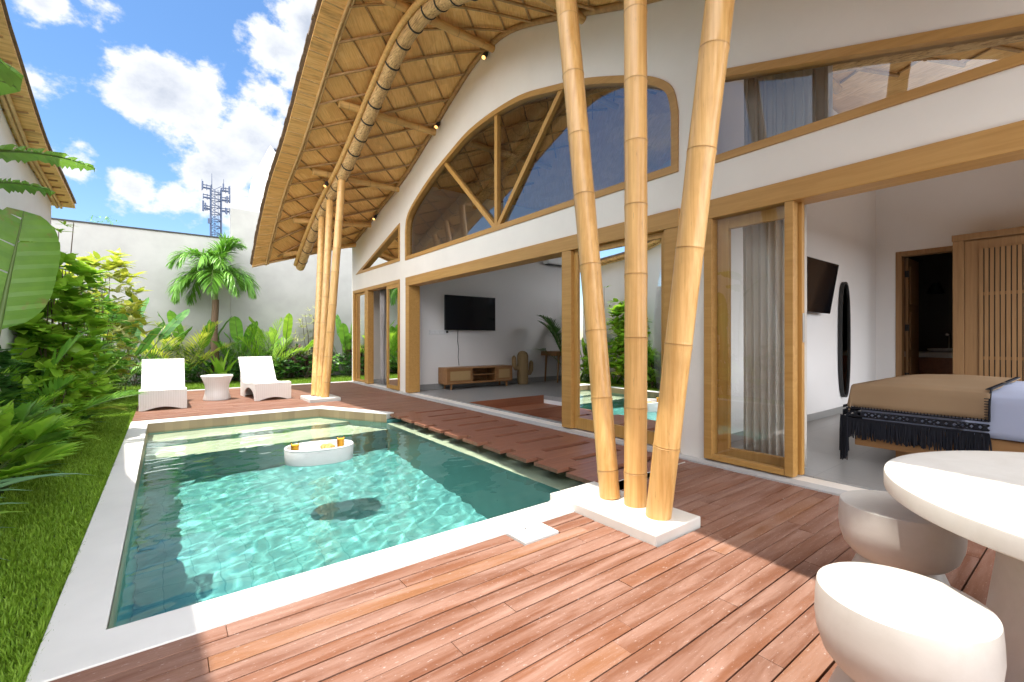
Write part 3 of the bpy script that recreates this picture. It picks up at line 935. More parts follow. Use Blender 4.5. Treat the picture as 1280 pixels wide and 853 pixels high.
xs = [-1.15, -1.31, -1.55, -2.5, -4.0, -6.5]
for k, dz in ((0, 0.0), (1, .10)):
    for y in [y if y < 10 else y + .05 for y in ys]:
        for x in xs: mb.v.append((x + (0 if k == 0 else -.01) + (bulge(y) if x > -1.32 else 0), y, nz(y) + dz))
n0 = len(ys) * len(xs); nn = len(xs)
for i in range(len(ys) - 1):
    for j in range(nn - 1):
        a = i * nn + j; mb.f.append((a, a + 1, a + nn + 1, a + nn)); mb.f.append((n0 + a, n0 + a + nn, n0 + a + nn + 1, n0 + a + 1))
    for j in (0, nn - 1):
        a = i * nn + j; mb.f.append((a, a + nn, n0 + a + nn, n0 + a))
for i in (0, len(ys) - 1):
    for j in range(nn - 1):
        a = i * nn + j; mb.f.append((a, a + 1, n0 + a + 1, n0 + a))
nro = mb.build('roof', M['fascia'], t, smooth=50)
mb = MB(); mb.tube([(-1.31 + bulge(y), y, nz(y) - .03) for y in ys], .02, 8); mb.build('edge_rod', M['rodlight'], nro, smooth=60)
mb = MB(); mb.tube([(-1.355 + bulge(y), y, nz(y) - .03) for y in ys], .022, 8); mb.build('edge_rod', M['rodlight'], nro, smooth=60)
y = -5
while y < 10.0:
    mb = MB(); mb.tube([(-1.2 + bulge(y), y, nz(y) - .008), (-1.5, y + .06, nz(y + .06) - .012)], .012, 6); mb.build('fascia_strip', M['rod'], nro); y += random.uniform(.2, .35)
mb = MB()
for y in ys[:-1]:
    z = nz(y + .16); s = (nz(y + .32) - nz(y)) / .325
    mb.add([(-1.13 + bulge(y), y, z - s * .16 + .06), (-1.13 + bulge(y + .325), y + .32, z + s * .16 + .06), (-2.2, y + .32, z + s * .16 + .13), (-2.2, y, z - s * .16 + .13),
            (-1.14 + bulge(y), y, z - s * .16 + .115), (-1.14 + bulge(y + .325), y + .32, z + s * .16 + .115), (-2.2, y + .32, z + s * .16 + .16), (-2.2, y, z - s * .16 + .16)],
           [(0, 1, 2, 3), (7, 6, 5, 4), (0, 4, 5, 1), (1, 5, 6, 2), (2, 6, 7, 3), (3, 7, 4, 0)])
mb.build('roof_shingles', M['shingle'], nro)

# telecom mast
M['mast'] = m_simple('mast_paint', (.06, .085, .15), .6)
t = thing('telecom_mast', 'dark lattice telecom mast with antennas rising beyond the garden wall', 'mast', (9.1, 120, 0))
mb = MB(); w = .95
cs = [(9.0 - w, 120 - w), (9.0 + w, 120 - w), (9.0 + w, 120 + w), (9.0 - w, 120 + w)]
for x, y in cs: mb.tube([(x, y, 0), (x, y, 34.6)], .13, 6)
z = 14
while z < 34:
    for i in range(4):
        a = cs[i]; b = cs[(i + 1) % 4]
        mb.tube([(a[0], a[1], z), (b[0], b[1], z)], .09, 5); mb.tube([(a[0], a[1], z), (b[0], b[1], z + 1.5)], .06, 5)
    z += 1.5
mb.tube([(8.7, 118.8, 10), (8.7, 118.8, 34)], .07, 5); mb.tube([(9.3, 118.8, 10), (9.3, 118.8, 34)], .07, 5)
mb.build('lattice_frame', M['mast'], t)
for z, e in ((29.4, 1.5), (31.8, 1.45), (33.9, 1.6)):
    mb = MB()
    for s in (-1, 1):
        for dz in (0, .7): mb.tube([(9 + s * w, 119, z + dz), (9 + s * (w + e), 119, z + dz + .1)], .11, 5)
        for q in (.5, 1.0): mb.tube([(9 + s * (w + e * q), 119, z - .3), (9 + s * (w + e * q), 119, z + 1.0)], .08, 5)
        mb.tube([(9 + s * w, 119.6, z + .35), (9 + s * (w + e), 119.6, z + .4)], .14, 5)
    mb.build('platform', M['mast'], t)
for x, z0, z1, ww in ((6.6, 28.9, 31.2, .36), (7.0, 29.1, 30.8, .28), (6.5, 33.6, 35.4, .26), (11.4, 33.5, 35.2, .3), (11.0, 31.4, 33.0, .3), (11.5, 31.6, 33.2, .26), (7.7, 26.4, 27.5, .55), (10.3, 33.8, 35.6, .28), (10.9, 28.9, 30.3, .34)):
    mb = MB(); mb.box(x - ww / 2, x + ww / 2, 118.7, 119.0, z0, z1); mb.build('antenna', M['mast'], t, bevel=.05)
for x, z0, z1 in ((8.2, 34.4, 37.6), (10.4, 34, 36.8), (6.4, 33.5, 36.0), (11.6, 32.5, 35.6)):
    mb = MB(); mb.tube([(x, 119.5, z0), (x, 119.5, z1)], [.09, .04], 5); mb.build('antenna', M['mast'], t)

# ------------------------------------------------------------------ garden furniture
def lounger():
    t = thing('sun_lounger', 'x', 'sun lounger', (0, 0, 0), 'white wicker loungers')
    W = .34
    top = [(0, .345), (.12, .362), (.35, .345), (.7, .315), (.98, .305), (1.08, .33)]
    back = [(1.08, .33), (1.2, .48), (1.33, .66), (1.45, .83), (1.5, .845)]
    def slab(pts, th, w):
        mb = MB(); lo = []
        for i, p in enumerate(pts):
            a = Vector(pts[max(i - 1, 0)]); b = Vector(pts[min(i + 1, len(pts) - 1)]); d = (b - a).normalized(); n = Vector((d.y, -d.x))
            lo.append((p[0] + n.x * th, p[1] + n.y * th))
        mb.poly_prism(list(pts) + lo[::-1], [], lambda a, b, t: (t, a, b), -w, w); return mb
    slab(top, .04, W).build('seat', M['wicker'], t, smooth=35, bevel=.006)
    slab(back, .045, W).build('backrest', M['wicker'], t, smooth=35, bevel=.006)
    side = [(0, 0), (.09, 0)] + [(.09 + .86 * (1 - math.cos(PI * i / 12)) / 2, .02 + .21 * math.sin(PI * i / 12)) for i in range(13)] + [(.95, 0), (1.28, 0), (1.30, .4), (1.27, .57), (1.2, .46), (1.07, .32), (.98, .295), (.7, .305), (.35, .335), (.12, .35), (0, .34)]
    for s in (-1, 1):
        mb = MB(); mb.poly_prism(side, [], lambda a, b, t: (t, a, b), s * (W - .001), s * (W - .03)); mb.build('side_panel', M['wicker'], t, bevel=.004)
    fr = [(-W + .03, 0), (-W + .09, 0)] + [(-(W - .09) + 2 * (W - .09) * i / 10, .005 + .05 * math.sin(PI * i / 10)) for i in range(11)] + [(W - .09, 0), (W - .03, 0), (W - .03, .33), (-W + .03, .33)]
    mb = MB(); mb.poly_prism(fr, [], lambda a, b, t: (a, t, b), .001, .03); mb.build('front_panel', M['wicker'], t)
    mb = MB(); mb.box(-W + .03, W - .03, 1.25, 1.28, 0, .54); mb.build('rear_panel', M['wicker'], t)
    return t
l1 = lounger(); l1.location = (-.02, 10.12, .004); l1['label'] = 'white wicker sun lounger at the edge of the lawn, left of the round side table'
l2 = copy_tree(l1); l2.location = (1.78, 10.42, .004); l2.rotation_euler.z = R(5); l2['label'] = 'white wicker sun lounger between the round side table and the bamboo posts'
mb = MB()
mb.lathe([(.24, 0), (.245, .02), (.215, .14), (.205, .22), (.22, .32), (.265, .44), (.285, .475), (.288, .492), (.28, .5), (0, .502)], (.86, 11.2, .004), 40)
thing_mesh(mb, 'side_table', M['wicker'], 'hourglass-shaped white wicker side table between the two loungers', 'side table', smooth=45)

# floating breakfast tray
TX, TY, TZ, TA = 1.405, 5.46, -.15, R(-10)
t = thing('floating_tray', 'oval white woven breakfast tray floating on the pool', 'tray', (TX, TY, TZ))
def oval(n, s=1.0, e=2.4):
    out = []
    for i in range(n):
        a = 2 * PI * i / n; c, s_ = math.cos(a), math.sin(a)
        x = .365 * s * math.copysign(abs(c)**(2 / e), c); y = .235 * s * math.copysign(abs(s_)**(2 / e), s_)
        out.append((TX + x * math.cos(TA) - y * math.sin(TA), TY + x * math.sin(TA) + y * math.cos(TA)))
    return out
def loft(rings, close=True):
    mb = MB(); n = len(rings[0][0])
    for pts, z in rings:
        for p in pts: mb.v.append((p[0], p[1], z))
    for i in range(len(rings) - 1):
        for j in range(n):
            a = i * n + j; b = i * n + (j + 1) % n; mb.f.append((a, b, b + n, a + n))
    if close: mb.f.append(tuple(reversed(range(n)))); mb.f.append(tuple(len(rings) * n - n + j for j in range(n)))
    return mb
M['weave'] = m_wicker('white_weave', (.80, .79, .77), 4.0)
N_ = 56
loft([(oval(N_, .95), TZ), (oval(N_, .98), TZ + .03), (oval(N_, 1.0), TZ + .175), (oval(N_, .99), TZ + .183), (oval(N_, .93), TZ + .183), (oval(N_, .92), TZ + .17), (oval(N_, .91), TZ + .095)]).build('basket', M['weave'], t, smooth=40)
mb = MB(); rim = [(p[0], p[1], TZ + .183) for p in oval(N_, .965)]; mb.tube(rim + [rim[0]], .013, 8, False); mb.build('rim', M['weave'], t, smooth=60)
def tpt(u, v, z=0): u *= .92; return (TX + u * math.cos(TA) - v * math.sin(TA), TY + u * math.sin(TA) + v * math.cos(TA), TZ + .098 + z)
M['juice'] = m_simple('orange_juice', (1.0, .50, .02), .5, 0, .2)
for lab, u, v in (('glass of orange juice at the left end of the floating tray', -.28, -.06), ('glass of orange juice at the right end of the floating tray', .25, .05)):
    g = thing('juice_glass', lab, 'glass', tpt(u, v), 'juice glasses on the tray')
    mb = MB(); mb.lathe([(.0345, .002), (.036, .003), (.043, .165)], tpt(u, v), 20); mb.f.pop(); mb.f.pop(); mb.build('glass_body', M['clear'], g, smooth=50)
    mb = MB(); mb.lathe([(.0345, .010), (.0405, .135), (0, .136)], tpt(u, v), 20); mb.build('juice', M['juice'], g, smooth=50)
M['crust'] = m_simple('pastry_crust', (.72, .36, .10), .55, ns=60, nb=.4)
M['toast'] = m_simple('toast', (.72, .55, .26), .7, ns=60, nb=.4)
M['red'] = m_simple('red_fruit', (.55, .03, .03), .35)
M['plate'] = m_simple('white_china', (.8, .8, .8), .2)
def plate(lab, name, u, v, r):
    g = thing(name, lab, 'plate of food', tpt(u, v))
    mb = MB(); mb.lathe([(0, 0), (r * .6, .001), (r, .016), (r * .99, .020), (r * .6, .006), (0, .005)], tpt(u, v), 28); mb.build('plate', M['plate'], g, smooth=50)
    return g
g = plate('plate of golden pastries and red fruit at the middle of the floating tray', 'pastry_plate', .08, 0, .13)
rr = random.Random(4)
for k in range(11):
    a = rr.uniform(0, 2 * PI); d = rr.uniform(.01, .085); c = tpt(.08 + d * math.cos(a), d * math.sin(a), .03 + rr.uniform(0, .035))
    mb = MB(); b = rr.uniform(0, PI)
    mb.tube([(c[0] + math.cos(b) * q * .045, c[1] + math.sin(b) * q * .045, c[2] + .012 * (1 - q * q)) for q in (-1, -.6, -.2, .2, .6, 1)], [.006, .018, .025, .025, .018, .006], 10)
    mb.build('pastry', M['crust'], g, smooth=60)
for k in range(6):
    c = tpt(.08 + rr.choice((-.1, .095)) + rr.uniform(-.02, .02), rr.uniform(-.05, .05), .03)
    mb = MB(); mb.lathe([(0, -.018), (.014, -.012), (.019, 0), (.014, .013), (0, .018)], c, 12); mb.build('fruit', M['red'], g, smooth=60)
g = plate('plate with a small folded omelette at the left half of the floating tray', 'omelette_plate', -.14, -.02, .1)
mb = MB(); c = tpt(-.14, -.02, .02); mb.tube([(c[0] - .06, c[1], c[2]), (c[0] - .03, c[1] + .01, c[2] + .012), (c[0] + .03, c[1] + .01, c[2] + .012), (c[0] + .06, c[1], c[2])], [.01, .025, .025, .01], 10); mb.build('omelette', M['toast'], g, smooth=60)

# stools and table
def stool(lab, x, y, s=1.0):
    t = thing('stool', lab, 'stool', (x, y, .002), 'white drum stools around the table')
    r = .218 * s
    mb = MB()
    prof = [(r * .66, .20), (r * .80, .215), (r * .93, .25), (r * 1.0, .30), (r * 1.025, .35), (r * 1.015, .41), (r * 1.0, .444), (r * .994, .4505), (r * .975, .4535), (r * .93, .454), (r * .5, .454), (0, .454)]
    mb.lathe(prof, (x, y, .002), 72); mb.build('seat', M['terrazzo'], t, smooth=40)
    mb = MB(); mb.lathe([(r * .98, 0), (r * .985, .012), (r * .84, .1), (r * .66, .2005), (r * .6, .215)], (x, y, .002), 64); mb.build('base', M['terrazzo'], t, smooth=40)
stool('white rounded drum stool in full sun, nearest to the pool-side deck boards', 1.815, .395)
stool('white rounded drum stool half in shade, tucked partly under the round table', 2.79, .615, 1.05)
t = thing('garden_table', 'large round white stone table on a thick conical pedestal', 'table', (2.545, -.21, 0))
mb = MB(); mb.lathe([(.74, .652), (.793, .6525), (.799, .657), (.80, .662), (.80, .712), (.798, .718), (.792, .72), (.76, .7202), (.4, .7202), (0, .7202)], (2.545, -.21, 0), 128); mb.build('table_top', M['terrazzo'], t, smooth=40)
mb = MB(); mb.lathe([(.53, .002), (.53, .02), (.48, .4), (.455, .6515)], (2.545, -.21, 0), 96); mb.build('pedestal', M['terrazzo'], t, smooth=40)

# ------------------------------------------------------------------ inside the living room
TVY = 9.9
t = thing('television', 'large flat television on the white living room wall', 'television', (6.2, TVY, 1.9))
mb = MB(); mb.box(5.47, 6.98, TVY - .005, TVY + .04, 1.47, 2.34); mb.build('housing', M['black'], t, bevel=.006)
mb = MB(); mb.box(5.485, 6.965, TVY - .008, TVY - .0055, 1.49, 2.325); mb.build('screen', M['screen'], t)
mb = MB(); mb.box(6.0, 6.45, TVY + .041, TVY + .079, 1.7, 2.1); mb.build('wall_bracket', M['blackmat'], t)
mb = MB(); mb.tube([(5.88, 9.972, 1.47), (5.87, 9.97, 1.2), (5.9, 9.972, 1.0), (5.885, 9.97, .8), (5.91, 9.972, .58)], .007, 6)
thing_mesh(mb, 'power_cable', M['blackmat'], 'thin dark cable hanging from the television to the console', 'cable')
t = thing('socket_strip', 'row of white sockets on the wall under the left end of the television', 'socket', (5.3, 9.97, 1.42))
mb = MB(); mb.box(5.08, 5.62, 9.965, 9.979, 1.36, 1.47); mb.build('plate', M['socket'], t, bevel=.003)
for i in range(4):
    mb = MB(); mb.box(5.10 + i * .13, 5.20 + i * .13, 9.958, 9.9645, 1.375, 1.455); mb.build('socket', M['socket'], t, bevel=.002)
mb = MB(); mb.box(5.53, 5.58, 9.93, 9.957, 1.40, 1.45); mb.build('plug', M['blackmat'], t)
t = thing('socket_strip', 'small white double socket on the wall beside the indoor palm', 'socket', (8.2, 9.97, .9))
mb = MB(); mb.box(8.1, 8.28, 9.965, 9.979, .86, .96); mb.build('plate', M['socket'], t, bevel=.003)
# media console
M['rattan'] = m_wicker('rattan_front', (.42, .27, .12))
t = thing('media_console', 'low wooden media console with rattan doors under the television', 'console', (6.3, 9.7, .03))
X0, X1c, YA, YB = 5.3, 7.25, 9.5, 9.93
mb = MB()
mb.box(X0, X1c, YA, YB, .165, .20); mb.box(X0, X1c, YA, YB, .525, .56)
mb.box(X0, X0 + .03, YA + .001, YB, .2005, .5245); mb.box(X1c - .03, X1c, YA + .001, YB, .2005, .5245)
mb.box(6.02, 6.045, YA + .02, YB, .2005, .5245); mb.box(6.72, 6.745, YA + .02, YB, .2005, .5245); mb.box(X0 + .03, X1c - .03, YB - .02, YB - .001, .2005, .5245)
mb.box(6.046, 6.719, YA + .03, YB - .021, .355, .375)
mb.build('carcass', M['brown'], t, bevel=.004)
for a, b in ((5.335, 6.015), (6.75, 7.215)):
    mb = MB(); mb.box(a, b, YA + .002, YA + .02, .205, .52); d = mb.build('door', M['brown'], t, bevel=.004)
    mb = MB(); mb.box(a + .06, b - .06, YA - .003, YA + .0015, .255, .47); mb.build('rattan_panel', M['rattan'], d)
for x in (5.45, 7.1):
    for y in (9.56, 9.87):
        mb = MB(); mb.tube([(x, y, .031), (x, y, .165)], [.02, .032], 10); mb.build('leg', M['brown'], t)
# cactus ornament
M['cactus'] = m_wood('carved_cactus', (.22, .14, .06), (.34, .23, .11), 'Z', 1.2, .7)
t = thing('cactus_ornament', 'carved wooden cactus ornament standing beside the console', 'ornament', (7.72, 9.66, .03))
def ribbed(mb, path, r, n=20):
    mb.tube(path, r, n)
mb = MB(); mb.lathe([(.13, .03), (.15, .1), (.155, .5), (.15, .8), (.12, .88), (.06, .92), (0, .93)], (7.72, 9.66, 0), 18); mb.build('trunk', M['cactus'], t, smooth=30)
for s, z in ((-1, .45), (1, .3)):
    mb = MB(); mb.tube([(7.72 + s * .12, 9.66, z), (7.72 + s * .24, 9.66, z + .02), (7.72 + s * .29, 9.66, z + .1), (7.72 + s * .30, 9.66, z + .3), (7.72 + s * .30, 9.66, z + .36)], [.05, .062, .064, .06, .02], 12); mb.build('arm', M['cactus'], t, smooth=40)
# writing desk behind the frame
t = thing('wooden_desk', 'dark wooden desk with splayed legs behind the indoor palm', 'desk', (9.0, 9.5, .03))
mb = MB(); mb.box(8.62, 10.2, 9.3, 9.95, .78, .9); mb.build('top', M['brown'], t, bevel=.01)
for x in (8.72, 10.1):
    for y in (9.36, 9.88):
        mb = MB(); mb.tube([(x + (.05 if x < 9 else -.05), y, .78), (x, y, .031)], [.034, .02], 8); mb.build('leg', M['brown'], t)
t = thing('air_conditioner', 'white air conditioner high on the living room wall', 'air conditioner', (9.1, 9.85, 3.5))
mb = MB(); mb.box(8.72, 9.6, 9.74, 9.978, 3.42, 3.72); mb.build('case', M['socket'], t, bevel=.03)
mb = MB(); mb.box(8.77, 9.55, 9.78, 9.93, 3.40, 3.419); mb.build('louvre', M['blackmat'], t)

# far room: curtain, cabinet, wall lamp box
def curtain(lab, x, y0, y1, z0, z1, folds, amp, m, gather=0.0):
    mb = MB(); n = folds * 10; rnc = random.Random(int(y0 * 100) + folds); ph = rnc.uniform(0, 6)
    rows = 9
    for j in range(rows + 1):
        f = j / rows; z = z1 + (z0 - z1) * f
        for i in range(n + 1):
            u = i / n; g = 1 - gather * math.sin(PI * f * .9)
            y = (y0 + y1) / 2 + (y0 + (y1 - y0) * u - (y0 + y1) / 2) * g
            a = 2 * PI * folds * u + ph + .5 * math.sin(7 * u + ph)
            mb.v.append((x + amp * math.sin(a) * (.75 + .25 * math.sin(5 * u + 2 * f)) + .01 * math.sin(3 * f + 6 * u), y + .012 * math.sin(2 * a), z))
    for j in range(rows):
        for i in range(n):
            a = j * (n + 1) + i; mb.f.append((a, a + 1, a + n + 2, a + n + 1))
    o = thing_mesh(mb, 'curtain', m, lab, 'curtain', smooth=180, fixn=False)
    s = o.modifiers.new('thick', 'SOLIDIFY'); s.thickness = .003
    return o
def m_cloth(name, c, tr=.15):
    t = NT(name); v = t.coords()
    w = t.noise(t.coords((90, 90, 90)), 4, 3, .6)
    col = t.mix(c, tuple(x * .85 for x in c), (t.noise(v, 2, 3, .5), 0))
    p = t.n('BsdfPrincipled', {'Base Color': col, 'Roughness': .9, 'Specular IOR Level': .1, 'Normal': t.bump(w, .15, .002)})
    tl = t.n('BsdfTranslucent', {'Color': col}); mx = t.n('MixShader', {0: tr, 1: p, 2: tl})
    t.t.links.new(mx.outputs[0], t.out.inputs[0]); return t.m
M['curtain'] = m_cloth('beige_curtain', (.80, .75, .68), .3)
M['curtain2'] = m_cloth('white_curtain', (.7, .66, .64), .3)
curtain('beige pleated curtain behind the glass beside the bedroom opening', 4.80, 1.74, 2.34, .04, 2.56, 8, .035, M['curtain'])
curtain('beige curtain hanging high behind the wedge-shaped window above the bedroom opening', 4.78, 1.52, 2.32, 2.70, 4.35, 9, .045, M['curtain'])
curtain('pale curtain gathered inside the half-open far room door', 4.72, 11.85, 12.2, .04, 2.62, 4, .05, M['curtain2'], .25)
t = thing('wooden_cabinet', 'small wooden cabinet inside the far room doorway', 'cabinet', (6.2, 13.2, .03))
mb = MB(); mb.box(5.7, 6.7, 12.75, 13.3, .15, .9); mb.build('carcass', M['brown'], t, bevel=.006)
for z in (.2, .44, .67):
    mb = MB(); mb.box(5.74, 6.66, 12.735, 12.749, z, z + .2); mb.build('drawer', M['brown'], t, bevel=.004)
for x in (5.76, 6.64):
    for y in (12.8, 13.25):
        mb = MB(); mb.tube([(x, y, .031), (x, y, .15)], .025, 8); mb.build('leg', M['brown'], t)
mb = MB(); mb.box(5.6, 6.6, 13.2, 13.498, 2.5, 2.85); thing_mesh(mb, 'wall_cupboard', M['brown'], 'wooden wall cupboard high inside the far room', 'cupboard', bevel=.006)

# ------------------------------------------------------------------ bedroom
BX0, BX1, BYF, BYH = 5.38, 7.55, 1.55, -.72
t = thing('bed', 'wide wooden bed with a pale blue sheet, seen through the bedroom opening', 'bed', (6.5, .4, .03))
M['bedwood'] = m_wood('bed_wood', (.32, .15, .055), (.46, .25, .1), 'Y', .8, .5)
mb = MB(); mb.box(BX0 + .02, BX1 - .02, BYH, BYF - .02, .21, .43); mb.build('frame', M['bedwood'], t, bevel=.012)
for x in (BX0 + .3, BX1 - .3):
    for y in (BYH + .2, BYF - .35):
        mb = MB(); mb.box(x - .06, x + .06, y - .06, y + .06, .031, .209); mb.build('leg', M['bedwood'], t)
M['sheet'] = m_cloth('pale_blue_sheet', (.50, .55, .72), .0)
M['blanket'] = m_cloth('tan_blanket', (.36, .245, .145), .0)
mb = MB(); mb.box(BX0 + .05, BX1 - .05, BYH, BYF - .05, .431, .79); mb.build('mattress', M['sheet'], t, bevel=.06)
mb = MB(); mb.box(BX0 + .2, BX0 + .85, BYH + .02, BYH + .42, .80, .93); mb.box(BX0 + 1.2, BX0 + 1.9, BYH + .02, BYH + .42, .80, .93); p = mb.build('pillow', M['socket'], t, bevel=.05)
# sheet overhang
def drape(x0, x1, y0, y1, z, zl, nx=44, ny=44, over=.12, r=.07, wob=.012, seed=1):
    """cloth lying on the bed top and falling down its x0 side and its y1 end"""
    rg = random.Random(seed); mb = MB()
    hx = z - zl
    def prof(s, lim):
        # s<0 hangs outside
        if s >= r: return s, 0.0
        if s > -.57 * r * 2:
            a = (r - s) / (r * PI / 2); a = min(a, 1)
            return r - r * math.sin(a * PI / 2), -(r - r * math.cos(a * PI / 2))
        return 0.0, -(r + (-.57 * 2 * r - s) * 1.0) if True else 0
    H = hx
    nX, nY = nx, ny
    sx = [-H + i * (x1 - x0 + H) / nX for i in range(nX + 1)]; sy = [-H + j * (y1 - y0 + H) / nY for j in range(nY + 1)]
    for a in sx:
        for b in sy:
            if a >= 0: X = x0 + a; da = 0
            else: X = x0 - .012 - .03 * min(1, -a / .3); da = -a
            if b >= 0: Y = y1 - b; db = 0
            else: Y = y1 + .012 + .05 * min(1, -b / .3); db = -b
            Z = z - max(da, db) if min(da, db) == 0 else z - math.hypot(da, db) * .95
            if da > 0: X += .012 * math.sin(b * 9 + 1) * min(1, da * 4)
            if db > 0: Y += .02 * math.sin(a * 8) * min(1, db * 4)
            if da == 0 and db == 0: Z += wob * math.sin(a * 5 + b * 3) * math.sin(b * 4 - a * 2) - .03 * math.exp(-min(a, b) / .05)
            mb.v.append((X, Y, max(Z, .05)))
    m = len(sy)
    for i in range(len(sx) - 1):
        for j in range(m - 1):
            q = i * m + j; mb.f.append((q, q + 1, q + m + 1, q + m))
    return mb
bl = thing('fringed_throw', 'tan blanket with black crochet edge and black tassels over the bed', 'blanket', (6.4, 1.1, .8))
o = drape(BX0 + .02, BX1 - .1, .60, BYF - .02, .815, .585, seed=2).build('cloth', M['blanket'], bl, smooth=180, fixn=False)
s = o.modifiers.new('thick', 'SOLIDIFY'); s.thickness = .008; s.offset = 1
sb2 = drape(BX0 + .03, BX1 - .12, BYH + .3, .72, .797, .44, seed=3)
o = sb2.build('sheet', M['sheet'], t, smooth=180, fixn=False); s = o.modifiers.new('thick', 'SOLIDIFY'); s.thickness = .006
# crochet band and tassels along the near long side and the foot corner
M['crochet'] = m_simple('black_thread', (.008, .009, .016), .9)
mb = MB(); rc = random.Random(9)
xf = BX0 - .036
def crow(p0, p1, zt, n):
    p0 = Vector((*p0, zt)); p1 = Vector((*p1, zt)); nm = Vector((-(p1 - p0).y, (p1 - p0).x, 0)).normalized()
    for zz, r in ((0, .006), (-.028, .005), (-.075, .006), (-.10, .007)):
        mb.tube([p0 + (p1 - p0) * i / 20 + Vector((0, 0, zz)) for i in range(21)], r, 5)
    k = int((p1 - p0).length / .022)
    for i in range(k):
        a = p0 + (p1 - p0) * i / k
        mb.tube([a + Vector((0, 0, 0)), a + Vector((0, 0, .022))], .0035, 4)
    k = int((p1 - p0).length / .05)
    for i in range(k):
        a = p0 + (p1 - p0) * i / k; b = p0 + (p1 - p0) * (i + 1) / k
        mb.tube([a + Vector((0, 0, -.028)), b + Vector((0, 0, -.075))], .008, 4); mb.tube([b + Vector((0, 0, -.028)), a + Vector((0, 0, -.075))], .008, 4)
        if (i // 2) % 2 == 0: mb.tube([(a + b) / 2 + Vector((0, 0, -.035)), (a + b) / 2 + Vector((0, 0, -.07))], .016, 5)
crow((xf, .60), (xf, BYF + .03), .575, 60)
crow((BX0, BYF + .065), (BX1 - .3, BYF + .065), .575, 60)
# black blanket-stitch along the edge towards the pillows
ed = [(xf + .0, .60, .575), (xf + .005, .60, .70), (BX0 + .03, .60, .81), (BX0 + .1, .60, .832), (BX1 - .2, .60, .832)]
mb.tube(ed, .008, 6)
for i in range(60):
    x = BX0 + .05 + i * .033; mb.tube([(x, .60, .832), (x, .632, .832)], .0035, 4)
for i in range(9): mb.tube([(xf, .60, .585 + i * .022), (xf - .002, .63, .585 + i * .022)], .0035, 4)
mb.build('crochet_edge', M['crochet'], bl)
mb = MB()
def tassels(p0, p1, zt, zb, n):
    p0 = Vector(p0); p1 = Vector(p1)
    for i in range(n):
        f = (i + rc.uniform(-.3, .3)) / n
        q = p0 + (p1 - p0) * f; L = (zt - zb) * rc.uniform(.8, 1.05)
        if rc.random() < .05: continue
        jx, jy = rc.uniform(-.012, .012), rc.uniform(-.014, .014)
        mb.tube([(q.x, q.y, zt), (q.x + jx * .4, q.y + jy * .4, zt - L * .4), (q.x + jx, q.y + jy, zt - L)], [.003, .0065, .005], 4)
tassels((xf - .004, .60), (xf - .004, BYF + .03), .475, .285, 230)
tassels((BX0 - .02, BYF + .075), (BX1 - .3, BYF + .075), .475, .27, 200)
tassels((xf - .01, BYF + .02), (xf + .03, BYF + .09), .50, .07, 36)
mb.build('tassels', M['crochet'], bl)['kind'] = 'stuff'
t = thing('television', 'small television tilted down on the bedroom side wall beside the tall mirror', 'television', (7.42, 2.6, 2.0))
mb = MB(); rot = Matrix.Rotation(R(9), 3, 'X'); mb.obox((7.42, 2.55, 2.0), (.62, .025, .37), rot); mb.build('housing', M['black'], t, bevel=.006)
mb = MB(); mb.obox((7.42, 2.523, 1.996), (.605, .002, .355), rot); mb.build('screen', M['screen'], t)
mb = MB(); mb.box(7.2, 7.6, 2.58, 2.719, 1.9, 2.1); mb.build('wall_bracket', M['blackmat'], t)
# tall rounded mirror
t = thing('wall_mirror', 'tall dark rounded mirror leaning on the bedroom side wall', 'mirror', (9.0, 2.66, 1.2))
pts = []
for i in range(40):
    a = 2 * PI * i / 40; c, s_ = math.cos(a), math.sin(a)
    pts.append((9.0 + .215 * math.copysign(abs(c)**.75, c), 1.24 + .96 * math.copysign(abs(s_)**.8, s_)))
mb = MB(); mb.poly_prism(pts, [inset(pts, .03)], lambda a, b, t: (a, t, b), 2.66, 2.712); mb.build('frame', M['blackmat'], t)
M['mirror'] = m_simple('dark_mirror', (.25, .24, .23), .05, 1.0)
mb = MB(); mb.poly_prism(inset(pts, .029), [], lambda a, b, t: (a, t, b), 2.68, 2.70); mb.build('mirror_glass', M['mirror'], t)
# slatted wardrobe
t = thing('wardrobe', 'tall wooden wardrobe with vertical slats on its doors, right of the bathroom doorway', 'wardrobe', (10.3, .2, .03))
WX = 10.15
mb = MB(); mb.box(WX + .03, HX - .003, -.72, 1.53, .032, 2.82); mb.box(WX - .03, HX - .004, -.75, 1.56, 2.821, 2.92); mb.box(WX - .02, WX + .0295, 1.42, 1.55, .033, 2.8205)
mb.build('carcass', M['wardrobe'], t, bevel=.006)
for y1 in (1.415, .36):
    y0 = y1 - 1.045
    mb = MB(); mb.box(WX, WX + .028, y0, y1, .08, 2.8)
    dr = mb.build('door', M['wardrobe'], t, bevel=.004)
    mb = MB(); mb.box(WX - .003, WX - .0005, y0 + .15, y1 - .17, .3, 2.66); mb.build('shade_sheet', M['blackmat'], dr)  # black sheet standing in for the shade between the slats
    mb = MB()
    n = 13
    for i in range(n):
        yy = y0 + .16 + i * (1.045 - .35) / (n - 1); mb.box(WX - .022, WX - .0035, yy - .022, yy + .022, .3, 2.66)
    mb.box(WX - .007, WX - .0036, y0 + .15, y1 - .17, 1.93, 1.98); mb.box(WX - .007, WX - .0036, y0 + .15, y1 - .17, .93, .98)
    mb.build('slats', M['wardrobe'], dr)
    mb = MB(); hy = y0 + .05 if y1 > 1 else y1 - .05; mb.tube([(WX - .03, hy, 1.28), (WX - .001, hy, 1.28)], [.02, .012], 10); mb.build('knob', M['steel'], dr)
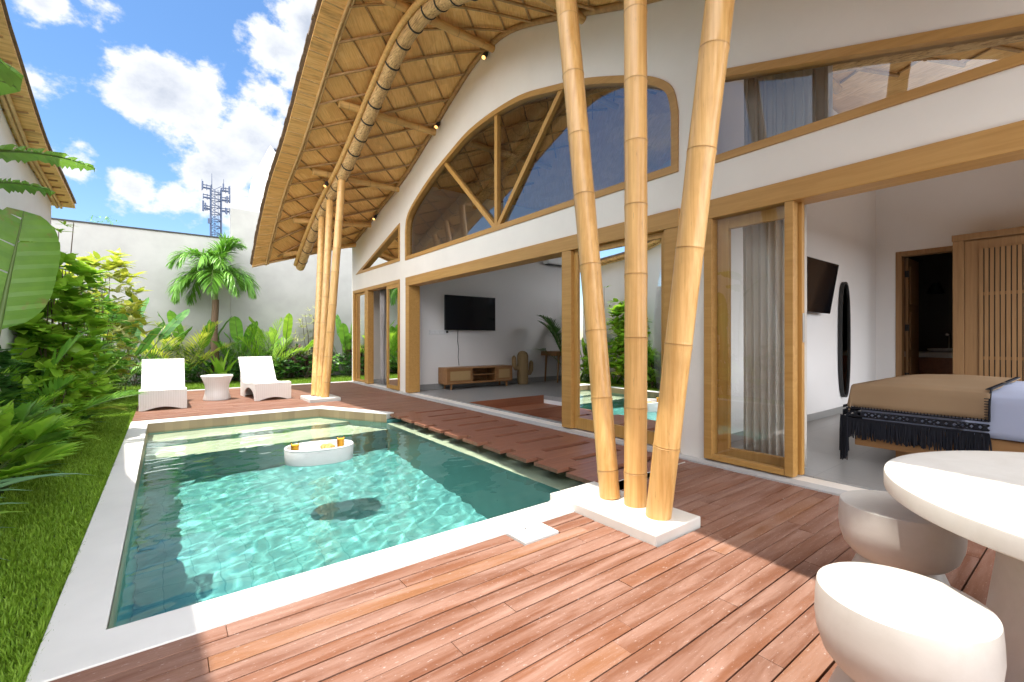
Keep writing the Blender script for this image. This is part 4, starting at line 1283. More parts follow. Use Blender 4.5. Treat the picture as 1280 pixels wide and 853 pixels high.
# bathroom
t = thing('vanity', 'bathroom counter with a white basin seen through the dark doorway', 'vanity', (12.6, 1.2, .03))
VX = 12.2
mb = MB(); mb.box(VX, HX + 2.598, -.3, 2.7, .88, .98); mb.build('counter', M['threshold'], t, bevel=.005)
mb = MB(); mb.box(VX + .05, HX + 2.597, -.28, 2.68, .034, .879); mb.build('cabinet', M['stepwood'], t)
mb = MB(); mb.lathe([(.2, .981), (.27, 1.02), (.28, 1.06), (.26, 1.06), (.18, 1.0), (0, .995)], (VX + .45, 2.05, 0), 28); mb.build('basin', M['plate'], t, smooth=40)
mb = MB(); mb.tube([(VX + .85, 2.05, .981), (VX + .85, 2.05, 1.3), (VX + .8, 2.05, 1.36), (VX + .65, 2.05, 1.34)], .025, 8); mb.build('tap', M['chrome'], t, smooth=60)
mb = MB(); mb.lathe([(.06, 0), (.065, .02), (.065, .16), (.02, .2), (.02, .24), (.05, .25), (.05, .27), (0, .27)], (VX + .3, 1.48, .981), 18)
thing_mesh(mb, 'soap_bottle', M['socket'], 'pale pump bottle standing on the bathroom counter', 'bottle', smooth=40)
t = thing('wall_lamp', 'black wall lamp above the basin in the dark bathroom', 'lamp', (13.2, 2.2, 2.2))
mb = MB(); mb.tube([(HX + 2.598, 2.25, 2.35), (13.0, 2.25, 2.35)], .02, 8); mb.build('arm', M['blackmat'], t)
mb = MB(); mb.lathe([(.05, .1), (.1, 0), (.14, -.12), (.13, -.12), (.09, 0)], (12.98, 2.25, 2.33), 18); mb.build('lamp_shade', M['blackmat'], t, smooth=40)
# ------------------------------------------------------------------ plants
RP = random.Random(21)
UP = Vector((0, 0, 1))
def V(*a): return Vector(a)
def shape_lance(t): return max(0.0, math.sin(PI * min(1, t)**.75))**.8
def shape_paddle(t): return (max(0, 1 - (2 * t - 1)**4))**.5 if t < .5 else max(0, 1 - ((t - .5) * 2)**2.4)**.6
def shape_strap(t): return min(1, t * 8 + .35) * max(0, 1 - t**3.5)
def blade(mb, p, d, L, W, droop=.6, n=8, fold=.25, shape=shape_lance, torn=0.0, wave=0.0, side=None, twist=0.0):
    p = Vector(p); d = Vector(d).normalized(); base = len(mb.v)
    ph = RP.uniform(0, 6)
    for i in range(n + 1):
        t = i / n
        s = d.cross(UP) if side is None else side - d * side.dot(d)
        s = s.normalized() if s.length > 1e-3 else V(1, 0, 0)
        nn = s.cross(d).normalized()
        if twist:
            a = twist; s, nn = s * math.cos(a) + nn * math.sin(a), nn * math.cos(a) - s * math.sin(a)
        w = max(W * shape(t) / 2, .001)
        wl = w * (1 - (RP.uniform(0, torn) if 0 < i < n else 0)); wr = w * (1 - (RP.uniform(0, torn) if 0 < i < n else 0))
        wv = wave * math.sin(t * 17 + ph)
        mb.v.append(tuple(p - s * wl + nn * (fold * wl + wv * w))); mb.v.append(tuple(p)); mb.v.append(tuple(p + s * wr + nn * (fold * wr - wv * w)))
        p = p + d * (L / n); d = (d + V(0, 0, -droop / n * (0.4 + 1.2 * t))).normalized()
    for i in range(n):
        a = base + i * 3
        mb.f.append((a, a + 1, a + 4, a + 3)); mb.f.append((a + 1, a + 2, a + 5, a + 4))
    return p, d
def banana_leaf(fm, sm, p, d, L, W, droop=.5, stem=.4, torn=.12, sr=.02, roll=0.0, n=16, face=None):
    """leaf stalk, then a broad blade whose halves are cut into strips by the wind"""
    p = Vector(p); d = Vector(d).normalized(); path = [p.copy()]; dd = d.copy()
    for i in range(5):
        path.append(path[-1] + dd * stem / 5); dd = (dd + V(0, 0, -droop * .04)).normalized()
    q = path[-1]
    sp, sd = [], []
    for i in range(n + 1):
        sp.append(q.copy()); sd.append(dd.copy()); q = q + dd * L / n; dd = (dd + V(0, 0, -droop / n * (.3 + 1.4 * i / n))).normalized()
    sm.tube(path + sp[1:], [sr] * 6 + [sr * (1 - .85 * (i + 1) / n) for i in range(n)], 6)
    for sgn in (-1, 1):
        base = len(fm.v); gap = False
        prev = None
        for i in range(n + 1):
            t = i / n; w = W / 2 * max(shape_paddle(t), .02)
            s = sd[i].cross(UP if face is None else Vector(face)); s = s.normalized() if s.length > 1e-3 else V(1, 0, 0); nn = s.cross(sd[i]).normalized()
            a = roll; s, nn = s * math.cos(a) + nn * math.sin(a), nn * math.cos(a) - s * math.sin(a)
            fwd = sd[i] * w * .35
            row = []
            for k, kk in enumerate((0, .5, 1)):
                z = .30 * kk - .38 * kk * kk
                row.append(sp[i] + s * sgn * w * kk + fwd * kk + nn * w * z + nn * .01 * math.sin(i * 2.1) * kk)
            if prev is not None and RP.random() < torn:      # a tear: next strip starts apart
                prev = [row[0] * .4 + prev[0] * .6, row[1] * .3 + prev[1] * .7 + V(0, 0, -.01), row[2] * .32 + prev[2] * .68 + V(0, 0, -.03)]
            if prev is not None:
                b = len(fm.v); fm.v.extend(map(tuple, prev + row))
                fm.f.append((b, b + 1, b + 4, b + 3)); fm.f.append((b + 1, b + 2, b + 5, b + 4))
            prev = row
def frond(fm, sm, p, d, L, droop, pairs, ll, lw, sr=.012, lift=.35, ldroop=.8, bare=.15, n=14, nseg=3, jitter=.15):
    p = Vector(p); d = Vector(d).normalized(); pts = [p.copy()]; ds = [d.copy()]
    for i in range(n):
        p = p + d * L / n; d = (d + V(0, 0, -droop / n * (.3 + 1.4 * i / n))).normalized(); pts.append(p.copy()); ds.append(d.copy())
    sm.tube(pts, [sr * (1 - .8 * i / n) for i in range(n + 1)], 5)
    for k in range(pairs):
        t = bare + (1 - bare) * k / (pairs - 1); f = t * n; i = min(int(f), n - 1); g = f - i
        q = pts[i] * (1 - g) + pts[i + 1] * g; dd = ds[i]
        s = dd.cross(UP); s = s.normalized() if s.length > 1e-3 else V(1, 0, 0); nn = s.cross(dd).normalized()
        u = (t - bare) / (1 - bare); l = ll * (.35 + 1.1 * math.sin(PI * min(.97, .12 + .85 * u))**.8) * .8
        for sgn in (-1, 1):
            out = (s * sgn * (1 - .45 * u) + dd * (.45 + .8 * u) + nn * (lift + RP.uniform(-jitter, jitter))).normalized()
            blade(fm, q, out, l * RP.uniform(.9, 1.1), lw, ldroop, nseg, .12, shape_lance)
    blade(fm, pts[-1], ds[-1], ll * .5, lw, .3, nseg, .1)
def fan(fm, sm, p, d, stalk, r, nb, spread=2.4, w=.05, droop=.5, split=.5):
    """palmate leaf: pleated blades from one point"""
    p = Vector(p); d = Vector(d).normalized(); path = [p.copy()]
    for i in range(5): path.append(path[-1] + d * stalk / 5); d = (d + V(0, 0, -.07)).normalized()
    sm.tube(path, .007, 5); q = path[-1]
    s = d.cross(UP).normalized(); nn = s.cross(d)
    for k in range(nb):
        a = spread * (k / (nb - 1) - .5); o = (d * math.cos(a) + s * math.sin(a) + nn * .25).normalized()
        blade(fm, q, o, r * (1 - .15 * abs(a) / spread) * RP.uniform(.92, 1.05), w, droop, 4, .3, lambda t: min(1, .25 + t * 1.6) * (1 if t < .8 else max(0.05, (1 - t) * 5)))
class P:
    def __init__(self, name, label, cat, loc, group=None):
        self.t = thing(name, label, cat, loc, group); self.f = MB(); self.s = MB(); self.o = Vector(loc)
    def done(self, leaf, stem='stem_green', lname='foliage', sname='stem'):
        self.f.build(lname, M[leaf], self.t, smooth=180, fixn=False)
        if self.s.f: self.s.build(sname, M[stem], self.t, smooth=60, fixn=False)
        return self.t
def rdir(az, el): return V(math.cos(az) * math.cos(el), math.sin(az) * math.cos(el), math.sin(el))
GZ = -.03

def heliconia(label, x, y, h, n=7, leaf='lf_mid', group='paddle-leaved plants along the garden wall', spread=.5, W=.31, name='paddle_leaf_plant'):
    q = P(name, label, 'plant', (x, y, GZ), group)
    for i in range(n):
        az = 2 * PI * i / n + RP.uniform(-.4, .4); el = RP.uniform(1.02, 1.42) - (.2 if i % 3 == 0 else 0)
        L = h * RP.uniform(.36, .46); st = h * RP.uniform(.35, .62)
        b = q.o + V(RP.uniform(-.12, .12), RP.uniform(-.1, .1), 0)
        banana_leaf(q.f, q.s, b, rdir(az, el), L, W * RP.uniform(.8, 1.15), RP.uniform(.15, .8), st, .04, .014, RP.uniform(-.5, .5), 10)
    return q.done(leaf)
def areca(label, x, y, h, n=11, leaf='lf_bright', group=None, name='feather_palm', pairs=20, el0=.7, rad=1.0):
    q = P(name, label, 'palm', (x, y, GZ), group)
    for i in range(n):
        az = 2.4 * i + RP.uniform(-.3, .3); el = RP.uniform(el0, 1.4)
        b = q.o + V(RP.uniform(-.1, .1), RP.uniform(-.1, .1), 0)
        frond(q.f, q.s, b, rdir(az, el), h * RP.uniform(.9, 1.2), RP.uniform(.7, 1.5) * rad, pairs, h * .26, .030, .011, .25, .7, .3)
    return q.done(leaf)
def bushy(label, x, y, h, r, leaf, n=260, L=.12, W=.055, group=None, name='leafy_shrub', stems=6, rx=1.0, cat='shrub', droop=.7, stemm='stem_brown'):
    q = P(name, label, cat, (x, y, GZ), group)
    tips = []
    for i in range(stems):
        az = RP.uniform(0, 2 * PI); top = q.o + V(rx * r * .75 * math.cos(az) * RP.random(), r * .75 * math.sin(az) * RP.random(), h * RP.uniform(.6, .95))
        mid = q.o * .5 + top * .5 + V(RP.uniform(-.06, .06), RP.uniform(-.06, .06), 0)
        q.s.tube([q.o + V(RP.uniform(-.05, .05), RP.uniform(-.05, .05), 0), mid, top], [.014, .010, .005], 5)
    k = 7
    for c in range(n // k):        # leaf rosettes spread through the crown
        a = RP.uniform(0, 2 * PI); u = RP.random()**.45; zz = RP.uniform(.12, 1)
        env = math.sin(PI * min(.97, .18 + .62 * zz))**.7
        c0 = q.o + V(rx * r * u * env * math.cos(a), r * u * env * math.sin(a), h * zz * RP.uniform(.85, 1.05))
        for j in range(k):
            az = 2 * PI * j / k + RP.uniform(-.3, .3); el = RP.uniform(-.15, .8)
            d = (rdir(az, el) + V(math.cos(a) * rx, math.sin(a), .2) * .5).normalized()
            blade(q.f, c0, d, L * RP.uniform(.7, 1.25), W * RP.uniform(.8, 1.2), droop, 4, .18, shape_lance)
    return q.done(leaf, stemm)
def rosette(label, x, y, n, L, W, leaf, el=(.5, 1.3), droop=(.5, 1.4), group=None, name='strap_plant', shape=shape_strap, cat='plant', fold=.25, z=0, wave=0.0, nseg=9, jit=.05):
    q = P(name, label, cat, (x, y, GZ + z), group)
    for i in range(n):
        az = 2.399 * i + RP.uniform(-.3, .3); f = i / max(1, n - 1)
        e = el[0] + (el[1] - el[0]) * f + RP.uniform(-.1, .1)
        blade(q.f, q.o + V(RP.uniform(-jit, jit), RP.uniform(-jit, jit), 0), rdir(az, e), L * RP.uniform(.75, 1.15), W * RP.uniform(.8, 1.2), RP.uniform(*droop), nseg, fold, shape, 0, wave)
    return q.done(leaf)

# --- row along the far garden wall
heliconia('paddle-leaved plant behind the left lounger, left of the yellow-green feather palm', -.25, 16.5, 2.15, 8)
heliconia('paddle-leaved plant close to the left of the palm trunk', .72, 16.5, 2.35, 8)
heliconia('paddle-leaved plant close to the right of the palm trunk', 1.85, 16.5, 2.25, 8)
heliconia('bright paddle-leaved plant behind the right lounger, left of the cream shrub', 3.05, 16.45, 2.2, 7, 'lf_bright')
heliconia('paddle-leaved plant between the far bamboo posts and the house corner', 5.15, 16.4, 2.2, 8)
heliconia('dark tall paddle-leaved plant at the left corner of the garden wall', -1.05, 15.3, 3.0, 7, 'lf_dark')
areca('yellow-green feather palm directly behind the left lounger', .32, 15.95, 1.75, 13, 'lf_yellow', 'feather palms by the wall')
areca('bright feather palm behind the right lounger', 2.55, 16.0, 1.6, 13, 'lf_bright', 'feather palms by the wall')
areca('low green feather palm at the foot of the palm tree', 1.75, 15.85, 1.15, 10, 'lf_mid', 'feather palms by the wall')
rosette('bright bird\'s-nest fern with upright leaves behind the round side table', 1.28, 15.55, 18, 1.05, .17, 'lf_bright', (.65, 1.35), (.5, 1.1), None, 'nest_fern', shape_lance, 'fern', .2)
rosette('grey-green strap-leaved plant beside the bird\'s-nest fern', 2.1, 15.6, 14, .9, .10, 'lf_blue', (.5, 1.3), (.8, 1.6))
bushy('cream and green variegated shrub on bare stems, left of the far bamboo posts', 3.95, 16.4, 2.35, .55, 'lf_cream', 420, .20, .035, None, 'variegated_shrub', 7)
bushy('dark red-leaved plant low beside the cream shrub', 3.45, 16.0, 1.05, .35, 'lf_red', 150, .28, .07, 'dark red plants', 'red_leaf_plant', 4)
bushy('dark red-leaved plant between the far bamboo posts and the house corner', 5.35, 16.0, 1.3, .35, 'lf_red', 160, .30, .075, 'dark red plants', 'red_leaf_plant', 4)
GL = 'round-leaved dark green ground plants in the bed along the far garden wall'
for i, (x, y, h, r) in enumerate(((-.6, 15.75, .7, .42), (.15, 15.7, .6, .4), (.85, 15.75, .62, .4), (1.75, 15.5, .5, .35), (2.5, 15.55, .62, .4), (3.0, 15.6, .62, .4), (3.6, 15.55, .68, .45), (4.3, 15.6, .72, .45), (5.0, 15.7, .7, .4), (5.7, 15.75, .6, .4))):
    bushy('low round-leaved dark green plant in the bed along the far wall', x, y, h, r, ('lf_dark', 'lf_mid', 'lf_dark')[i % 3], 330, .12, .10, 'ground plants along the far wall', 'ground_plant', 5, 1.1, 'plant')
for x in (-.9, .3, 1.3, 2.4, 3.4, 4.4, 5.6):
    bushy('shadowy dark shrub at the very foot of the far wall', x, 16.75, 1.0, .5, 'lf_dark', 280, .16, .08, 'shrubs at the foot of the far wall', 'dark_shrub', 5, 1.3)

# palm tree
q = P('palm_tree', 'small palm tree with drooping fronds standing before the garden wall', 'palm tree', (1.18, 16.1, GZ))
tm = MB(); tm.tube([q.o + V(.02 * math.sin(i), 0, 2.45 * i / 8) for i in range(9)], [.15, .12, .105, .10, .098, .095, .092, .09, .088], 12)
tm.build('trunk', M['trunk'], q.t, smooth=60)
cm = MB(); cm.tube([q.o + V(0, 0, 2.44), q.o + V(0, 0, 2.7), q.o + V(0, 0, 3.0), q.o + V(0, 0, 3.25)], [.085, .095, .075, .04], 12)
cm.build('crownshaft', M['stem_green'], q.t, smooth=60)
for i in range(19):
    az = 2.399 * i; e = (.55, .85, 1.15, 1.35, .35)[i % 5]
    frond(q.f, q.s, q.o + V(0, 0, 3.12), rdir(az, e), RP.uniform(1.25, 1.5), 3.6 if e < 1.2 else 2.4, 54, .50, .040, .02, .05, 1.5, .12, 18, 4, .45)
q.done('lf_mid', 'stem_green', 'crown', 'frond_stalk')

# --- bed along the neighbour's wall, from near to far
def big_leaf_plant(label, x, y, leaves, leaf='lf_big', group='banana-leaved plants on the left'):
    q = P('banana_plant', label, 'plant', (x, y, GZ), group)
    for (bz, az, el, stem, L, W, dr, torn, roll, face) in leaves:
        if bz > .5: q.s.tube([q.o, q.o + V(.02, .02, bz * .5), q.o + V(0, 0, bz)], [.06, .05, .03], 8)
        banana_leaf(q.f, q.s, q.o + V(0, 0, bz), rdir(R(az), R(el)), L, W, dr, stem, torn, .022, roll, 26, face)
    return q.done(leaf)
CAMW = (.35, -.9, .25)
big_leaf_plant('banana plant with one huge upright leaf beside the neighbouring villa', -1.24, 5.3,
               [(0, 5, 82, 1.36, .98, .54, .10, .10, 0, CAMW), (0, 175, 80, .7, 1.2, .5, .3, .08, 0, CAMW), (0, 120, 62, .4, 1.1, .5, .7, .1, 0, None), (0, -20, 64, .42, .62, .34, 1.2, .12, 0, None)])
big_leaf_plant('tall banana plant whose torn leaf tip reaches across the neighbouring eave', -1.36, 5.0,
               [(2.55, 2, 28, .12, .82, .36, .75, .45, 0, None), (2.3, -8, 30, .1, .62, .3, .8, .5, 0, None), (2.5, 190, 60, .2, .9, .4, 1.0, .3, 0, None), (2.2, 250, 55, .2, .9, .4, 1.2, .3, 0, None)])
big_leaf_plant('banana plant just outside the left edge, its leaves shading the pool corner', -1.1, 2.3,
               [(1.9, -20, 45, .1, .75, .36, 1.2, .3, 0, None), (1.9, 15, 50, .1, .7, .34, 1.1, .3, 0, None), (1.8, -70, 50, .2, .9, .4, 1.2, .3, 0, None), (1.9, 200, 60, .3, 1.0, .45, 1.0, .3, 0, None)])
# strappy leaves over the lawn, close to the camera
q = P('strap_leaf_plant', 'arching long-leaved plant over the lawn at the left edge', 'plant', (-1.12, 3.2, GZ))
for i in range(19):
    az = R(RP.uniform(-30, 110)); e = RP.uniform(.25, 1.15); b = q.o + V(RP.uniform(-.15, .12), RP.uniform(-.25, .35), .12 + RP.uniform(0, .25))
    blade(q.f, b, rdir(az, e), RP.uniform(.5, .8), RP.uniform(.06, .09), RP.uniform(.7, 1.3), 9, .3, shape_lance)
for i in range(8): q.s.tube([q.o + V(RP.uniform(-.1, .1), RP.uniform(-.2, .25), 0), q.o + V(RP.uniform(-.1, .1), RP.uniform(-.2, .25), .45)], .012, 5)
q.done('lf_blue')
bushy('bright broad-leaved plant among the low leaves at the left edge', -1.2, 3.75, .8, .28, 'lf_bright', 120, .28, .085, None, 'broad_leaf_plant', 5)
# fan leaves
q = P('fan_leaf_plant', 'plant with broad pleated fan leaves low beside the lawn on the left', 'plant', (-1.22, 4.9, GZ))
for i in range(13):
    az = R(RP.uniform(-60, 120)); e = RP.uniform(.5, 1.25)
    fan(q.f, q.s, q.o + V(RP.uniform(-.1, .1), RP.uniform(-.3, .3), .1), rdir(az, e), RP.uniform(.35, .62), RP.uniform(.26, .36), 11, 2.3, .075, .5)
q.done('lf_bright')
q = P('fan_leaf_plant', 'dark fan-leaved plant behind the low pleated leaves', 'plant', (-1.3, 5.95, GZ))
for i in range(14):
    az = R(RP.uniform(-80, 140)); e = RP.uniform(.4, 1.25)
    fan(q.f, q.s, q.o + V(RP.uniform(-.1, .1), RP.uniform(-.3, .3), .1), rdir(az, e), RP.uniform(.3, .55), RP.uniform(.24, .32), 11, 2.2, .065, .5)
q.done('lf_mid')
areca('fine feathery palm in front of the huge upright leaf', -1.3, 6.7, .8, 15, 'lf_bright', 'feathery palms on the left', 'feather_palm', 26, .35)
areca('fine feathery yellow-green palm below the pale variegated shrub', -1.28, 8.1, .85, 14, 'lf_yellow', 'feathery palms on the left', 'feather_palm', 26, .4)
areca('dark fine feathery palm against the neighbouring wall', -1.36, 7.2, 1.15, 12, 'lf_mid', 'feathery palms on the left', 'feather_palm', 24, .5)
bushy('glossy green broad-leaved shrub against the neighbouring wall', -1.12, 8.0, 2.35, .5, 'lf_bright', 1300, .24, .13, None, 'broad_leaf_shrub', 8)
bushy('pale yellow variegated shrub leaning over the left bed', -1.1, 12.7, 3.0, .8, 'lf_yellow', 1000, .26, .11, None, 'variegated_shrub', 8)
bushy('cream-tipped shrub mixed into the yellow one on the left', -.98, 12.3, 2.95, .55, 'lf_cream', 420, .22, .08, None, 'cream_shrub', 6)
bushy('wispy tall shrub rising above the others beside the neighbouring wall', -1.22, 9.0, 3.15, .3, 'lf_bright', 110, .15, .035, None, 'wispy_shrub', 7)
bushy('dense dark green shrub in the middle of the left bed', -1.1, 10.8, 2.0, .6, 'lf_mid', 900, .18, .09, None, 'dense_shrub', 7)
heliconia('tall paddle-leaved plant with dark stems left of the left lounger', -.85, 13.9, 2.5, 9, 'lf_dark', 'paddle-leaved plants on the left')
heliconia('paddle-leaved plant with bright young leaves at the edge of the left bed', -1.25, 9.6, 1.5, 6, 'lf_bright', 'paddle-leaved plants on the left', .5, .2)
areca('green feathery palm at the far end of the left bed', -1.15, 13.6, 1.2, 12, 'lf_mid', 'feathery palms on the left')
bushy('bright leafy shrub at the far end of the left bed', -1.12, 12.2, 1.15, .42, 'lf_bright', 420, .2, .07, None, 'bright_shrub', 6)
for i, y in enumerate((6.2, 6.8, 7.4, 8.0, 8.6, 9.2, 9.9, 10.6, 11.4, 12.3, 13.2, 14.2)):
    rosette('low clump of arching dark leaves along the lawn edge on the left', -1.16 + RP.uniform(-.04, .04), y, 30, .40, .08, ('lf_mid', 'lf_dark', 'lf_mid', 'lf_bright')[i % 4], (.2, 1.2), (.6, 1.5), 'leafy clumps edging the lawn', 'border_plant', shape_lance, 'plant', .2, 0, 0, 6, .13)
for i, y in enumerate((3.4, 4.4, 5.4, 6.4, 7.6, 9.4, 11.0, 12.6)):
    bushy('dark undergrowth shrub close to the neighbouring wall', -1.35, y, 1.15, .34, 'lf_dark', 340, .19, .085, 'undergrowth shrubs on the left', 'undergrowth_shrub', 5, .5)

bushy('fresh green shrub filling the bed in front of the dense dark one', -1.12, 9.2, 1.3, .4, 'lf_bright', 520, .22, .085, None, 'fresh_shrub', 6)
bushy('yellow-green shrub low in the left bed under the feathery palms', -1.12, 7.2, .95, .34, 'lf_bright', 420, .2, .08, None, 'low_shrub', 6)
# tree tops beyond the wall
q = P('tree', 'feathery tree top just showing above the garden wall', 'tree', (-1.75, 21.5, GZ))
tm = MB(); tm.tube([q.o, q.o + V(.1, 0, 3), q.o + V(0, 0, 5.0)], [.14, .1, .03], 8); tm.build('trunk', M['stem_brown'], q.t)
for i in range(260):
    a = RP.uniform(0, 2 * PI); u = RP.random()**.5; zz = RP.random()
    c0 = q.o + V(.42 * u * math.cos(a), .42 * u * math.sin(a), 4.3 + 1.25 * zz)
    blade(q.f, c0, rdir(RP.uniform(0, 6.3), RP.uniform(-.5, 1)), .24, .03, .8, 3, .1)
q.done('lf_mid', 'stem_brown', 'crown')
# potted palm inside the living room
q = P('indoor_palm', 'tall dark indoor palm beside the desk in the living room', 'palm', (8.8, 9.0, .03))
for i in range(12):
    az = 2.399 * i; e = RP.uniform(.75, 1.35)
    frond(q.f, q.s, q.o + V(.05 * math.cos(az), .05 * math.sin(az), .35), rdir(az, e), RP.uniform(1.5, 2.0), 1.5, 26, .34, .034, .011, .1, .8, .35)
pm = MB(); pm.lathe([(.13, 0), (.19, .3), (.2, .38), (.18, .38), (.17, .33), (0, .33)], q.o, 24); pm.build('pot', M['blackmat'], q.t, smooth=40)
q.done('lf_dark')

# --- lawn blades
def grass(n, fn, lo, hi, seed):
    rg = np.random.default_rng(seed)
    x, y = fn(rg, n); n = len(x)
    az = rg.uniform(0, 2 * np.pi, n); h = rg.uniform(lo, hi, n); w = rg.uniform(.0022, .004, n) * (1 + hi * 8); lean = rg.uniform(.1, .75, n) * h
    c, s = np.cos(az), np.sin(az)
    z0 = np.full(n, -.036)
    v = np.empty((n, 5, 3), dtype=np.float32)
    px, py = -s * w, c * w
    v[:, 0] = np.stack([x - px, y - py, z0], 1); v[:, 1] = np.stack([x + px, y + py, z0], 1)
    v[:, 2] = np.stack([x + px * .7 + c * lean * .35, y + py * .7 + s * lean * .35, z0 + h * .6], 1)
    v[:, 3] = np.stack([x - px * .7 + c * lean * .35, y - py * .7 + s * lean * .35, z0 + h * .6], 1)
    v[:, 4] = np.stack([x + c * lean, y + s * lean, z0 + h], 1)
    return v.reshape(-1, 3), n
def strip(rg, n):
    y = 2.0 + 11.7 * rg.random(n)**1.5; x = -1.05 + .66 * rg.random(n); return x, y
def far(rg, n): return -1.2 + 8.2 * rg.random(n), 13.7 + 2.1 * rg.random(n)
def edge(rg, n):
    y = 2.0 + 10 * rg.random(n)**1.4; return -.445 + .03 * rg.random(n), y
parts = [grass(70000, strip, .02, .05, 1), grass(16000, far, .04, .085, 2), grass(6000, edge, .03, .065, 3)]
vv = np.concatenate([p[0] for p in parts]); nb = sum(p[1] for p in parts)
me = bpy.data.meshes.new('grass')
me.vertices.add(len(vv)); me.vertices.foreach_set('co', vv.ravel())
i0 = np.arange(nb, dtype=np.int32)[:, None] * 5
loops = np.concatenate([i0 + np.array([[0, 1, 2, 3]]), i0 + np.array([[3, 2, 4]])], 1).astype(np.int32)
me.loops.add(nb * 7); me.loops.foreach_set('vertex_index', loops.ravel())
me.polygons.add(nb * 2)
st = (np.arange(nb, dtype=np.int32)[:, None] * 7 + np.array([[0, 4]])).ravel()
me.polygons.foreach_set('loop_start', st.astype(np.int32)); me.polygons.foreach_set('loop_total', np.tile([4, 3], nb).astype(np.int32))
me.update(calc_edges=True); me.validate()
me.materials.append(M['grass'])
go = bpy.data.objects.new('grass', me); COL.objects.link(go); tag(go, 'short green lawn grass beside the pool', 'grass', None, 'stuff')
# stepping stone on the lawn
t = None
mb = MB(); mb.box(-.35, .05, 14.35, 14.75, -.04, .015); thing_mesh(mb, 'stepping_stone', M['threshold'], 'pale stepping stone in the lawn behind the left lounger', 'stepping stone', bevel=.01)
CLOUDS = [
(-0.1, 23.3, 0.105, 1),
(2.9, 22.4, 0.127, 1),
(7.2, 21.5, 0.133, 1),
(5.0, 18.0, 0.139, 1),
(9.9, 19.2, 0.097, 1),
(9.9, 29.6, 0.074, 0.9),
(13.2, 32.3, 0.090, 1),
(11.9, 27.9, 0.059, 0.8),
(-6.2, 14.9, 0.072, 0.8),
(-2.5, 14.5, 0.076, 0.9),
(0.6, 13.8, 0.070, 0.8),
(-9.2, 21.1, 0.068, 0.6),
(-8.2, 19.3, 0.054, 0.5),
(-8.7, 27.1, 0.076, 0.65),
(-4.5, 28.7, 0.065, 0.6),
(1.9, 11.2, 0.057, 0.7),
(7.6, 12.0, 0.086, 0.8),
]
EXPOSURE = 1.52
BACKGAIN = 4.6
# ------------------------------------------------------------------ camera, sky, sun
YAW = math.atan2(434, 570)
cam = bpy.data.cameras.new('camera'); co_ = bpy.data.objects.new('camera', cam); COL.objects.link(co_)
cam.sensor_width = 36; cam.lens = 570 / 1280 * 36; cam.clip_start = .05; cam.clip_end = 3000
cam.shift_y = -2.5 / 1280
co_.location = (0, 0, 1.25); co_.rotation_euler = (R(90), 0, -YAW)
scene.camera = co_

SUN = Vector((-.20, .09, 1.0)).normalized()
sl = bpy.data.lights.new('sun', 'SUN'); sl.energy = 2.45; sl.angle = R(.53); sl.color = (1, .945, .86); sl.cycles.is_caustics_light = True
so = bpy.data.objects.new('sun', sl); COL.objects.link(so); so.rotation_euler = SUN.to_track_quat('Z', 'Y').to_euler(); so.location = (0, 0, 30)

w = bpy.data.worlds.new('World'); scene.world = w; w.use_nodes = True
nt = w.node_tree; nt.nodes.clear()
def N(t, **k):
    n = nt.nodes.new('ShaderNode' + t)
    for a, b in k.items(): setattr(n, a, b)
    return n
def LK(a, b): nt.links.new(a, b)
def MT(op, a, b=None, clamp=False):
    n = N('Math', operation=op); n.use_clamp = clamp
    for i, v in enumerate((a, b)):
        if v is None: continue
        if hasattr(v, 'is_linked'): LK(v, n.inputs[i])
        else: n.inputs[i].default_value = v
    return n.outputs[0]
sky = N('TexSky', sky_type='NISHITA'); sky.sun_disc = False
sky.sun_elevation = math.asin(SUN.z); sky.sun_rotation = math.atan2(SUN.x, SUN.y)
sky.altitude = 50; sky.air_density = 1.0; sky.dust_density = .6; sky.ozone_density = 2.2
tc = N('TexCoord'); D = tc.outputs['Generated']
def noise(scale, det, rough, sc=(1, 1, 1.8), loc=(0, 0, 0)):
    mp = N('Mapping'); LK(D, mp.inputs[0]); mp.inputs['Scale'].default_value = sc; mp.inputs['Location'].default_value = loc
    n = N('TexNoise'); LK(mp.outputs[0], n.inputs['Vector']); n.inputs['Scale'].default_value = scale; n.inputs['Detail'].default_value = det; n.inputs['Roughness'].default_value = rough
    return n.outputs[0]
def dirn(az, el):   # azimuth in degrees clockwise from the +y axis
    return (math.sin(R(az)) * math.cos(R(el)), math.cos(R(az)) * math.cos(R(el)), math.sin(R(el)))
# cumulus banks: azimuth, elevation, radius (radians), strength
CL = CLOUDS
acc = None
for az, el, r, s in CL:
    vm = N('VectorMath', operation='DISTANCE'); LK(D, vm.inputs[0]); vm.inputs[1].default_value = dirn(az, el)
    b = MT('MULTIPLY', MT('SUBTRACT', 1.0, MT('DIVIDE', vm.outputs['Value'], r * 1.22), True), s)
    acc = b if acc is None else MT('MAXIMUM', acc, b)
n1 = noise(8.5, 12, .62, (1, 1, 1.35)); n2 = noise(2.6, 6, .6, (1, 1, 2.4), (3.1, 1.7, .4)); n3 = noise(6, 5, .55, (1, 1, 1.6), (5, 2, 1))
dens = MT('ADD', MT('MULTIPLY', n1, 1.5), MT('MULTIPLY', acc, .85))
mr = N('MapRange'); mr.interpolation_type = 'SMOOTHSTEP'; LK(dens, mr.inputs[0]); mr.inputs[1].default_value = 1.10; mr.inputs[2].default_value = 1.30
mr2 = N('MapRange'); mr2.interpolation_type = 'SMOOTHSTEP'; LK(MT('ADD', n2, MT('MULTIPLY', n1, .25)), mr2.inputs[0]); mr2.inputs[1].default_value = .70; mr2.inputs[2].default_value = .95; mr2.inputs[4].default_value = .55
cl = MT('MAXIMUM', mr.outputs[0], mr2.outputs[0])
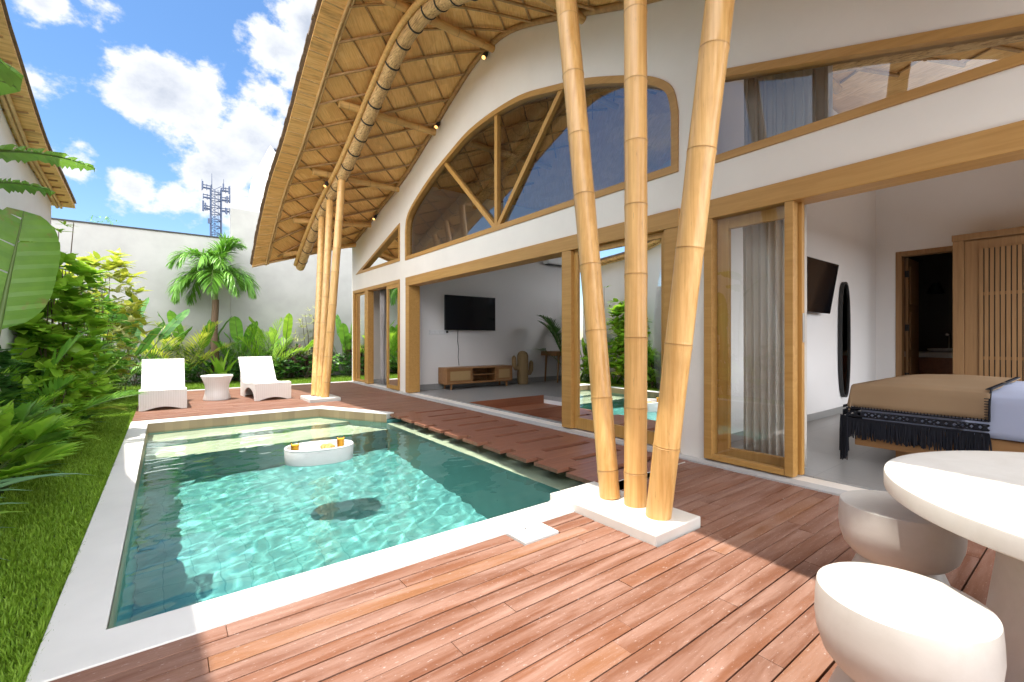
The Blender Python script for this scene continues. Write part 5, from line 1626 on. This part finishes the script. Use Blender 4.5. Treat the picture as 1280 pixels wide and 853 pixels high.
# thick parts of a cloud are greyer underneath
gr = N('MapRange'); LK(MT('MULTIPLY', MT('SUBTRACT', dens, 1.2, True), MT('MULTIPLY', n3, 2.0)), gr.inputs[0]); gr.inputs[1].default_value = .08; gr.inputs[2].default_value = .5
cc = N('Mix', data_type='RGBA'); LK(gr.outputs[0], cc.inputs[0]); cc.inputs[6].default_value = (2.55, 2.6, 2.7, 1); cc.inputs[7].default_value = (1.5, 1.65, 1.95, 1)
hs = N('HueSaturation'); LK(sky.outputs[0], hs.inputs['Color']); hs.inputs['Saturation'].default_value = 1.2; hs.inputs['Value'].default_value = .52
# brightened cloud added out of view behind the camera as fill light
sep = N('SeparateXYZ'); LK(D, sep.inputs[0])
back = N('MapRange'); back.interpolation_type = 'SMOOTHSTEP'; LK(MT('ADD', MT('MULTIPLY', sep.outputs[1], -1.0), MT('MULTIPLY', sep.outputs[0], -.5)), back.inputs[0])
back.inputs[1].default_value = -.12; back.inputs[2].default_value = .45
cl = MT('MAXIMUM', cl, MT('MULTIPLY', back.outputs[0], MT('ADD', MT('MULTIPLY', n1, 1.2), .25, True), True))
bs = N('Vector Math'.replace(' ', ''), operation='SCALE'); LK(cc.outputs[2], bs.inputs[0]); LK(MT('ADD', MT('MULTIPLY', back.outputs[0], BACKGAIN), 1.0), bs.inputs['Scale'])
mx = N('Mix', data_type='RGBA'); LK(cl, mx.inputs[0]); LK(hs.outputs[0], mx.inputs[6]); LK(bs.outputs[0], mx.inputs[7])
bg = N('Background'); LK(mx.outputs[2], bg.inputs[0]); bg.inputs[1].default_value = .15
ow = N('OutputWorld'); LK(bg.outputs[0], ow.inputs[0])

vs_ = scene.view_settings
scene.display_settings.display_device = 'sRGB'
vs_.view_transform = 'Standard'; vs_.look = 'None'; vs_.gamma = 1; vs_.use_curve_mapping = False
vs_.exposure = EXPOSURE
cy = scene.cycles
cy.max_bounces = 10; cy.diffuse_bounces = 5; cy.glossy_bounces = 4; cy.transmission_bounces = 6; cy.transparent_max_bounces = 16; cy.volume_bounces = 0
cy.caustics_reflective = False; cy.caustics_refractive = True
cy.sample_clamp_indirect = 6.0
cy.use_denoising = True
try: cy.denoiser = 'OPENIMAGEDENOISE'
except Exception: pass
cy.use_adaptive_sampling = True; cy.adaptive_threshold = .015
scene.render.engine = 'CYCLES'
